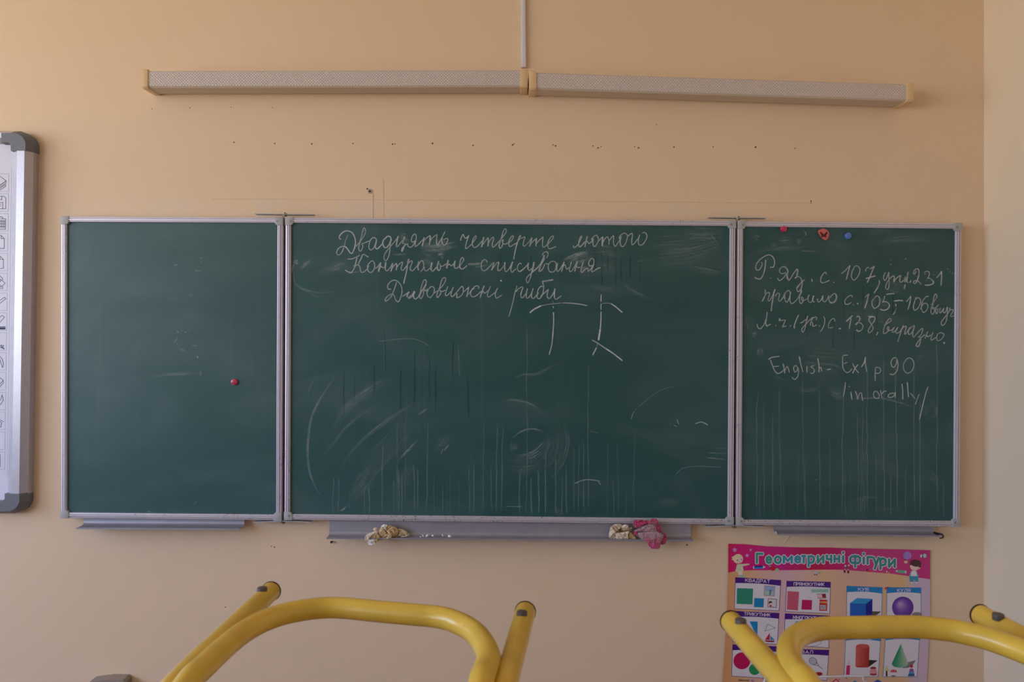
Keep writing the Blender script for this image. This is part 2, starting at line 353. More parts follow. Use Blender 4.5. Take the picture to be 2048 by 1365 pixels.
def lamp(capL, faceL, faceR, capR, label):
    """cap/face x in pixels with their top and bottom at the front face"""
    D = .085
    (xa, ya, yb) = faceL; (xc, yc, yd) = faceR
    tl, bl, trr, br = at(xa, ya, D), at(xa, yb, D), at(xc, yc, D), at(xc, yd, D)
    t = empty('wall_lamp', ((tl.x+trr.x)/2, 0, (tl.z+bl.z)/2), label, 'lamp', 'fluorescent wall lamps above the chalkboards')
    h = tl.z-bl.z; dr = (trr.z-tl.z)/(trr.x-tl.x)
    def section(m, x0, x1, prof):
        k = len(prof)
        vs = [(x, -d, bl.z+(x-bl.x)*dr+zz) for x in (x0, x1) for (d, zz) in prof]
        m.add(vs, [tuple(range(k-1, -1, -1)), tuple(range(k, 2*k))]+[(j, (j+1) % k, (j+1) % k+k, j+k) for j in range(k)])
    m = MB(); section(m, bl.x, br.x, [(0, .006), (D*.45, .002), (D*.45, h-.002), (0, h-.004)])
    m.build('housing', M_lampb, t)
    m = MB(); section(m, bl.x, br.x, [(D*.2, .0035), (D*.2, .0015), (D-.006, -.0002), (D-.0008, .0045), (D-.004, .0045)]); m.build('lower_cover', M_lampb, t)
    m = MB(); section(m, bl.x, br.x, [(D-.004, .0045), (D-.0008, .0045), (D, .008), (D, h-.004), (D-.003, h), (D*.2, h-.001), (D*.2, h-.003), (D-.004, h-.003)])
    m.build('diffuser', M_diff, t)
    for (x0, x1) in (capL, capR):
        a, c = at(x0, 0, D+.003).x, at(x1, 0, D+.003).x
        m = MB(); section(m, a, c, [(0, .001), (D*.5, -.0015), (D-.002, -.003), (D+.003, .003), (D+.003, h+.002), (D, h+.005), (0, h+.003)])
        m.build('end_cap', M_lampc, t, bevel=.0012, autosmooth=True)
    return t
lamp((283, 295.5), (295, 141.5, 174.8), (1041, 140, 175.2), (1040.5, 1055.5), 'left cream wall lamp with a prismatic cover, level, left of the white duct')
lamp((1058, 1073), (1072.5, 145, 178), (1815, 168.5, 200.5), (1814, 1827.5), 'right cream wall lamp with a prismatic cover, sloping down to the right')
# small pale wire stub hanging at the joint between the lamps
cw = at(1044, 184, .05)
b = MB(); b.tube(catmull([(cw.x+.002, -.052, cw.z+.012), (cw.x-.001, -.056, cw.z+.003), (cw.x-.004, -.058, cw.z-.003)], 4), .0016, 8)
o = b.build('cable_stub', mat('cable_pale', (216, 196, 170), .5), None, smooth=True); tag(o, 'short pale cable end poking out between the two wall lamps', 'cable')

# ------------------------------------------------------------------ chalkboards
DS, DF, DB = .034, .0425, .018        # writing surface, frame face, back
FW = .0185                            # frame width
PROF = [(0, DB), (0, DF-.004), (.0012, DF-.0015), (.0055, DF-.0005), (.0062, DF-.0035), (.0076, DF-.0035), (.0083, DF), (.0128, DF), (.0134, DF-.003), (.0146, DF-.003), (.0152, DF-.001), (.0172, DF-.0015), (FW, DF-.005), (FW, DB)]
ORD = 0
def ribbon(mb, pts, width, alpha, d, fade=0.0, taper=0.0, soft=True):
    """a chalk stroke lying on the board: pts in pixels, width in pixels"""
    k = (CAMD-d)/F; P = [at(x, y, d) for x, y in pts]; n = len(P)
    if n == 1: P = [P[0]-Vector((.0006, 0, 0)), P[0]+Vector((.0006, 0, -.0002))]; n = 2
    base = len(mb.v)
    for i, p in enumerate(P):
        t = P[min(i+1, n-1)]-P[max(i-1, 0)]
        t = t.normalized() if t.length > 1e-9 else Vector((1, 0, 0))
        nn = Vector((-t.z, 0, t.x)); u = i/(n-1); e_ = min(u, 1-u)
        wv = width*k/2*(1+.16*noise.noise(p*90))
        if taper: wv *= min(1, .35+e_/taper*.65)
        al = alpha*(min(1, e_/fade) if fade else (1.0 if 0 < i < n-1 else .6))
        al *= 1+.30*noise.noise(p*45+Vector((3, 1, 7)))
        for s_, f_ in ((-1, 0), (-.45, 1), (.45, 1), (1, 0)):
            mb.v.append(p+nn*wv*s_*1.25); mb.c.append(max(0, al*f_))
    for i in range(n-1):
        for j in range(3):
            a = base+i*4+j; mb.f.append((a, a+1, a+5, a+4))
def strokes(mb, crops, w0=2.5, a0=.62):
    global ORD
    for (ox, oy, s, L) in crops:
        for st in L:
            wd, al = w0, a0
            if '|' in st:
                h_, st = st.split('|'); h_ = h_.split(','); wd = float(h_[0])*.86; al = float(h_[1])*.97
            pts = [tuple(float(v) for v in q.split(',')) for q in st.split()]
            pts = [(ox+x/s, oy+y/s) for x, y in pts]
            if len(pts) > 2: pts = [tuple(v) for v in catmull([Vector((x, y)) for x, y in pts], 5)]
            elif len(pts) == 2:
                (x0, y0), (x1, y1) = pts; pts = [(x0+(x1-x0)*i/6, y0+(y1-y0)*i/6) for i in range(7)]
            ORD += 1
            if len(pts) == 1:
                x, y = pts[0]; p0 = at(x, y, DS+.0003+(ORD % 40)*1e-5); kk = wd*.75*CAMD/F; b0 = len(mb.v)
                mb.v.append(p0); mb.c.append(al)
                for j in range(8): mb.v.append(p0+Vector((math.cos(j*.785)*kk, 0, math.sin(j*.785)*kk))); mb.c.append(al*.35)
                mb.f += [(b0, b0+1+j, b0+1+(j+1) % 8) for j in range(8)]; continue
            ribbon(mb, pts, wd, al, DS+.0003+(ORD % 40)*1e-5)
def chalkboard(label, corners, rusty_side, magnet=None):
    TL, TR, BR, BL = [at(x, y, DF) for x, y in corners]
    cx = (TL+TR+BR+BL)/4
    t = empty('chalkboard', (cx.x, -DB, (BL.z+BR.z)/2), label, 'chalkboard')
    q = [xz(p) for p in (TL, TR, BR, BL)]
    # surface
    ins = []
    c2 = Vector((cx.x, cx.z))
    for p in q:
        v = Vector(p); ins.append((v.x+(.012 if v.x < c2.x else -.012), v.y+(.012 if v.y < c2.y else -.012)))
    m = MB(); m.prism(ins, -DS, -DB-.002); m.build('writing_surface', M_board, t)
    m = MB(); m.prism(ins, -DB-.0015, -DB); m.build('backing_panel', M_cap, t)
    order = [(3, 2, M_frust), (2, 1, M_frame if not rusty_side else M_fmid), (1, 0, M_frame if rusty_side == 0 else M_fmid), (0, 3, M_frame if rusty_side != 2 else M_fmid)]
    for (i, j, mm) in order:
        m = sweep([q[i], q[j]], PROF, miter_ends=1.0); m.build('frame_rail', mm, t)
    for i, (sx, sz) in enumerate(((1, -1), (-1, -1), (-1, 1), (1, 1))):
        x, z = q[i]; L = .0262; r = .007; g = .0009
        pts = [(-g, -g), (L, -g), (L, FW*.9)] + [(L-r+r*math.cos(a), FW+r*.2-r*.2+(r)*math.sin(a)*.6) for a in (.5, 1.0)] + [(FW+r*.9, FW+.003), (FW+.003, FW+r*.9), (FW*.95, L), (-g, L)]
        pts = [(x+sx*a, z+sz*c) for a, c in pts]
        m = MB(); m.prism(pts, -DF-.0012, -DB+.001); cap = m.build('corner_cap', M_cap, t, bevel=.0009, autosmooth=True)
        if rusty_side or label.startswith('centre') or i in (1,):
            mm = MB(); c = (x+sx*.0165, z+sz*.0135)
            mm.tube([(c[0], -DF-.0005, c[1]), (c[0], -DF-.002, c[1])], .0034, 14); mm.build('rivet', mat('rivet_grey', (150, 146, 140), .4, .6), cap, autosmooth=True)
    return t
LB = chalkboard('left chalkboard wing, blank green surface with one pink magnet', [(121.5, 432.8), (565.4, 434.8), (562.6, 1041.8), (121.2, 1037.2)], 0)
CB = chalkboard('centre chalkboard, wide green panel with three lines of cursive chalk writing', [(570.6, 434.6), (1471.8, 441), (1467.2, 1050.6), (568.3, 1040.6)], 1)
RB = chalkboard('right chalkboard wing with homework notes in chalk and three magnets', [(1475.8, 442), (1923.8, 446.6), (1919.9, 1054.2), (1472.4, 1051.6)], 2)
def hinge(xp, yp, xl, xr, left, right, par, top=True):
    s = 1 if top else -1; g = .0025
    a, c = at(xl, yp-(1.5 if top else -1.5)*1, DF-.006), at(xr, yp-(0 if top else -1.5), DF-.006); p = at(xp, yp, DF-.005)
    m = MB(); m.prism([(a.x, a.z), (p.x-.001, p.z+.001), (p.x-.001, p.z+.001+g), (a.x, a.z+g)], -DF+.001, -DB-.002); m.build('hinge_plate', M_cap, left); m = MB()
    m.prism([(p.x, p.z+.001), (c.x, c.z), (c.x, c.z+g), (p.x, p.z+.001+g)], -DF+.001, -DB-.002)
    h = m.build('hinge_plate', M_cap, right)
    m = MB(); m.tube([(p.x, -(DF+DB)/2, p.z-.003), (p.x, -(DF+DB)/2, p.z+.007*s)], .0075, 18); m.tube([(p.x, -(DF+DB)/2, p.z+.007*s), (p.x, -(DF+DB)/2, p.z+.0095*s)], .0035, 14)
    m.build('hinge_pin', mat('hinge_metal', (150, 140, 120), .4, .7), par, autosmooth=True)
hinge(568, 430.5, 511, 628, LB, CB, CB); hinge(1477, 437.5, 1417, 1531, CB, RB, CB)
hinge(564.5, 1044, 508, 622, LB, CB, CB, False); hinge(1469.5, 1053, 1411, 1529, CB, RB, CB, False)
M_strip = mat('hinge_brown', (92, 60, 40), .7)
for (xt, yt, xb, yb) in ((568, 436, 565.4, 1041), (1473.8, 443, 1469.8, 1050)):
    a, c = at(xt, yt, DB+.006), at(xb, yb, DB+.006)
    b = MB(); b.add([(a.x-.003, a.y, a.z), (a.x+.003, a.y, a.z), (c.x+.003, c.y, c.z), (c.x-.003, c.y, c.z), (a.x-.003, -DB, a.z), (a.x+.003, -DB, a.z), (c.x+.003, -DB, c.z), (c.x-.003, -DB, c.z)],
          [(0,1,2,3),(7,6,5,4),(0,4,5,1),(1,5,6,2),(2,6,7,3),(3,7,4,0)])
    b.build('hinge_strip', M_strip, CB)

WRITE_C = [
(670,450,15.754,["2,.45|410,320 365,400 325,530 300,640 275,720","2.4,.6|275,720 230,840 170,920 110,950 60,915 55,850 90,770 170,700 280,672","3.2,.6|280,672 350,710 420,800 480,890","2.8,.62|480,890 520,895 545,890 600,770 640,620 640,480 600,340 530,240 440,200 360,190 270,220 190,290 140,360 135,410 160,445 195,450",
 "665,680 755,570 800,480 850,300 885,140 910,100 945,120 965,200 940,300 860,430 800,520 765,640 745,720 760,800 800,830 850,770 875,690 870,640 840,595","840,595 930,570 1080,500",
 "1310,470 1270,420 1215,400 1150,440 1100,520 1070,640 1075,740 1125,795 1180,770 1240,690 1285,560 1305,470","3,.6|1310,470 1290,580 1268,680 1285,740 1330,755 1400,700 1490,600",
 "3.2,.6|1580,430 1530,480 1505,560 1525,660 1560,710 1620,715 1700,630 1760,490 1755,400 1700,360 1640,370 1580,430","1785,440 1750,560 1740,700 1720,870 1680,1020 1600,1140 1550,1070 1545,1000 1600,860 1700,740 1800,620 1930,460 1990,370"]),
(790,450,15.754,["3.2,.6|100,350 70,480 35,670","35,670 75,690 160,590 240,480","3,.6|305,370 270,480 235,600","2.4,.6|270,590 320,600 300,650 240,720 210,790 220,840 260,770 290,680 350,620 405,600 400,640 430,690 490,705 560,660 620,560 655,480",
 "650,500 600,520 550,545 515,510 525,420 560,340 610,290 655,310 670,400 655,500 640,600 640,680 700,650 800,550 880,460","3,.6|920,390 890,520 855,680","870,600 910,510 1000,410 1110,330","3,.6|1110,330 1105,440 1080,640","1095,540 1150,440 1240,360 1335,300",
 "1335,310 1310,440 1310,580 1340,630 1400,540 1480,400 1580,210","3.2,.6|1490,400 1475,500 1490,590","1490,590 1550,640 1610,600 1660,500 1665,450 1620,430 1570,450 1530,490"]),
(910,450,15.754,["180,500 185,430 225,340 260,300 280,360 310,410 350,415 410,370 440,320","440,320 400,430 360,560 330,700 345,750 400,720 480,650 540,600","540,590 610,490 660,410 670,355 630,360 580,430 545,540 555,650 590,700 640,715 720,660 800,570 860,500",
 "3.4,.6|910,380 880,500 835,710","840,670 920,560 1040,400","3,.6|1040,400 1050,520 1040,680","1055,570 1120,460 1205,380","1205,380 1220,450 1175,590 1180,680 1205,712 1290,630 1430,480","1430,480 1530,350 1610,230 1615,150 1580,125 1530,180 1490,300 1450,450 1400,600","3,.6|1400,600 1390,690 1425,750",
 "1425,750 1470,690 1510,600","1510,580 1485,510 1505,465 1525,500 1495,570 1560,610 1630,590 1700,550","1700,560 1780,490 1830,410 1835,350 1790,360 1730,440 1695,550 1700,640 1740,690 1820,640 1960,560"]),
(1030,450,15.754,["3.6,.6|180,325 130,410 85,530","3,.58|85,530 45,660 5,830 -25,980 -40,1090","90,530 120,480 200,420 300,385 315,400 280,500 255,600 265,660 310,665 400,580 480,480 530,400","3.2,.6|535,400 500,520 455,690","460,660 540,550 680,420","3,.6|680,410 665,540 660,680","680,590 750,500 890,370",
 "890,390 870,500 865,640 885,705 940,690 1030,610","1030,610 1120,520 1195,430 1210,360 1160,360 1090,440 1035,560 1030,660 1060,740 1120,755 1200,720 1300,685","1.6,.2|1230,100 1225,200"]),
(1140,450,12.8,["95,520 85,560 105,585 150,560 215,490 270,380 300,290 260,330 225,430 225,530 245,570","3,.6|245,570 310,520 380,430","3,.6|445,290 415,400 380,570","400,420 450,430 485,480 540,440 600,370","600,350 550,380 580,330 660,265 700,290 725,370 700,470 640,550 600,530 585,440 600,360",
 "720,430 780,360 840,300","3.4,.6|840,300 830,420 825,550","830,470 890,360 960,295","960,295 985,360 1000,420 995,510","1000,420 1050,340 1115,270","1115,270 1120,330 1110,440 1135,530 1170,545 1220,470 1290,370","3,.6|1310,300 1290,370 1285,480 1320,555","1320,555 1370,550 1430,450 1465,340 1465,260 1410,215 1340,235 1270,300 1265,360",
 "1470,300 1530,250 1585,220 1600,280 1580,400 1590,510 1640,480 1750,340","1785,250 1750,380 1755,480 1800,525 1870,490 1940,390 1970,290 1945,220 1900,195 1850,205"]),
(685,500,15.754,["155,285 290,290 430,230 500,200 535,160","3,.6|460,240 420,400 400,480","400,480 370,580 310,680 240,715 150,680 75,635","820,230 750,190 680,145 630,165 590,260 530,380 490,455","350,520 400,490 460,480 520,490 550,550 565,640 590,705 640,710 710,670 780,600",
 "5,.35|370,510 440,500","830,490 800,560 785,500 850,410 930,350 990,390 1015,480 1000,590 940,690 880,720 820,680 790,600 790,540","1030,595 1110,530 1190,420","4,.55|1200,390 1175,530 1130,700","1190,550 1220,520 1260,560 1310,550","4.4,.5|1365,390 1350,500 1340,600","1340,600 1370,650 1420,655 1500,560 1580,420",
 "3,.6|1580,410 1560,540 1525,690","1540,630 1620,500 1700,420","3,.6|1690,420 1710,500 1690,650","1710,560 1780,460 1880,380","1880,370 1890,440 1850,560 1860,630 1910,645 1980,560 2040,480","1.6,.25|190,760 360,710 510,690"]),
(800,500,15.754,["4,.5|280,280 240,420","3,.58|240,420 225,560 190,750 140,950 115,1070","250,430 310,380 370,345 385,400 340,500","3.4,.5|340,500 320,600 350,660","350,660 390,665 460,600 540,500","3.6,.5|590,360 575,450 560,550 590,650","640,685 700,640 745,540 745,430 710,350 660,360 610,420 585,500",
 "790,550 765,560 770,610 800,655 850,660 940,570","4,.5|1010,400 990,480 975,570 990,650","990,660 1030,675 1080,630 1160,530","4,.5|1225,350 1190,450 1175,550 1190,640","1190,640 1230,650 1275,580 1260,460 1220,440","1270,510 1330,520 1460,440","3.6,.5|1520,320 1490,450 1470,590","1500,500 1555,450 1600,500 1640,490 1700,430",
 "4,.5|1735,340 1715,440 1710,540","1710,540 1760,590 1830,550 1900,480","1900,480 1960,400 2005,320 1990,260 1950,250 1905,330 1880,440","3,.58|1880,440 1885,550 1930,605","1930,605 1980,600 2048,550"]),
(920,500,15.754,["90,605 150,560 225,495","5,.28|250,455 430,450 640,430","2,.2|470,550 620,525 850,480","840,400 845,350 790,310 730,330 680,410 670,520 690,620 750,660 830,630 940,520 1040,410","3,.55|1070,390 1040,510 995,650","1000,620 1080,520 1150,420 1230,380","3,.55|1230,390 1200,500 1190,620 1230,670","1230,670 1300,610 1400,480",
 "3.6,.58|1420,385 1405,500 1410,630","1410,630 1460,690 1540,600 1600,500","3.8,.55|1660,370 1610,520 1595,620","1595,620 1640,710 1700,650 1780,590","1940,460 1900,425 1850,450 1810,550 1830,650 1890,685 1960,640 2048,560"]),
(1040,500,12.047,["0,520 60,480 120,425 180,360 205,310","3.6,.58|205,310 190,400 200,480","200,480 240,495 290,440","3.6,.55|340,290 310,440 280,560","280,560 240,700 180,800 150,730 170,660 260,570","3.2,.55|260,570 420,430 500,340","540,140 560,80 620,45 665,60 675,120 640,200","4,.5|500,340 550,240 590,120","600,190 550,290 490,400",
 "3,.55|490,400 460,500 475,525","475,525 530,480 580,390 590,340","610,330 680,340","690,340 740,290 820,275 865,320 870,400 840,500 770,540 710,520 680,440 685,360 720,320","3,.58|905,320 890,400 885,490 910,525","910,525 970,460 1065,290","3,.58|1065,285 1030,420 1000,530","1040,400 1080,360 1110,440 1130,465 1190,420",
 "1240,290 1210,400 1190,500 1220,525 1290,450 1385,270","3,.55|1385,270 1350,400 1315,530","1340,420 1370,400 1400,430 1450,410","1525,290 1490,400 1465,500 1490,545 1540,500 1610,440","1610,440 1640,460 1640,520 1700,470 1760,380","1760,370 1700,390 1660,360 1660,290 1710,220 1760,215 1785,270 1770,370 1735,450 1730,530 1800,500","3,.55|1800,500 1870,450 1945,430"]),
(760,545,15.754,["525,310 480,450 400,660 340,780 240,880 170,910 170,850 230,760 330,700 410,695 450,740 490,860 550,930 610,890 660,760 695,600 680,470 620,350 530,270 430,250 340,290 260,380 235,460 260,520 310,535 350,530","705,765 800,700 920,610","3.4,.55|920,610 870,690 845,780","6,.42|880,820 980,760 1060,670 1090,590",
 "3.2,.55|1080,600 1055,700 1060,800","1060,800 1120,840 1190,790 1280,650","1280,640 1300,600 1370,500 1440,390 1460,290 1430,230 1370,270 1330,380 1290,520 1260,680 1250,780 1285,830 1340,760 1375,660 1370,600","4.5,.4|1340,600 1400,480 1450,380","4.4,.42|1390,560 1440,575 1530,530","5,.35|1250,700 1320,590",
 "1540,520 1600,460 1680,460 1715,540 1690,660 1620,770","4,.5|1620,770 1560,800","3,.55|1550,790 1500,740 1480,640 1520,540"]),
(880,545,15.754,["-190,655 -110,610 -40,560 0,510 90,410 160,300 180,210 145,165 80,200 40,290 0,440 -60,600 -100,720 -80,795 -30,750 30,650 20,590","3.6,.5|-10,560 20,600","30,600 90,600 180,555","250,445 210,540 170,690 200,740 280,680 350,590","420,460 370,600 345,700 370,765 430,740 530,620",
 "530,810 525,740 545,660","530,620 600,540 690,440 730,500 730,620 680,720 600,780 520,815","740,620 820,550 900,470","3,.55|900,460 880,600 840,780","880,700 930,660 990,560 1060,520 1090,500","1195,515 1230,470 1180,425 1110,440 1040,500 980,600 965,700 1010,765 1090,765 1200,690 1300,600","3,.52|1395,415 1340,560 1260,810",
 "1320,660 1360,600 1400,660 1440,640 1510,580","1600,430 1540,560 1495,700 1520,780 1600,740 1740,630","1820,500 1770,590 1740,720 1775,815 1850,780 1950,715","2.8,.9|1910,245 1940,290"]),
(1000,550,14.629,["2.2,.5|485,320 480,390 430,540 390,740 330,980 255,1230","470,500 520,430 600,370 670,355","3,.55|680,370 630,490 600,610","600,610 640,675 700,630 760,540","3,.55|805,395 775,520 765,650","765,650 800,690 860,640 930,520","3,.55|970,390 940,500 920,600 930,680","930,680 980,695 1050,620 1130,530",
 "1100,560 1080,640 1110,690 1160,695 1210,640 1250,560 1280,370 1260,270 1235,190","3.6,.5|1230,190 1300,190 1400,170 1560,145","1250,355 1215,335 1160,370 1110,450 1095,560","1190,620 1290,540 1410,430","1420,420 1390,520 1380,630 1430,695 1490,650 1570,520 1600,430","3.2,.55|1605,400 1590,560 1590,670","1590,670 1640,720 1700,680 1800,615"]),
(1040,580,8.192,["3.4,.75|160,380 230,320 350,260","1.8,.4|350,260 500,235 700,215","2.2,.6|700,215 900,225 1105,260","1.4,.3|538,180 543,225","2,.8|545,270 545,300","2.6,.78|547,365 552,500 540,700 520,900 475,1070","2.4,.75|1328,75 1328,200","2.2,.7|1328,225 1328,330","2.6,.8|1328,350 1325,500 1315,640","4,.8|1315,640 1300,740 1285,830","2,.4|1275,860 1260,930","3,.75|1255,945 1190,1070",
 "1.8,.4|1335,230 1420,218 1490,225","2.8,.72|1490,225 1570,280 1680,375","2.4,.72|1175,820 1280,880 1400,960","3,.8|1400,960 1550,1060 1680,1165"]),
(560,620,3.25,["1.5,.2|640,205 820,188 900,198 970,235","2,.35|1095,880 1068,915","1.6,.25|1060,905 1045,940"]),
(1000,620,3.25,["2,.3|870,660 850,715","1.6,.16|880,650 960,580 1040,525 1135,495","2.2,.55|1150,712 1162,745","2,.35|1105,740 1112,748","2,.35|1130,750 1150,760","2.2,.55|1268,742 1310,730 1352,750","2.4,.35|485,1130 560,1105 650,1115","2,.4|640,1115 655,1140","1.4,.25|1145,1070 1190,1030 1300,1018 1440,1025","1.4,.2|580,790 635,800"]),
]
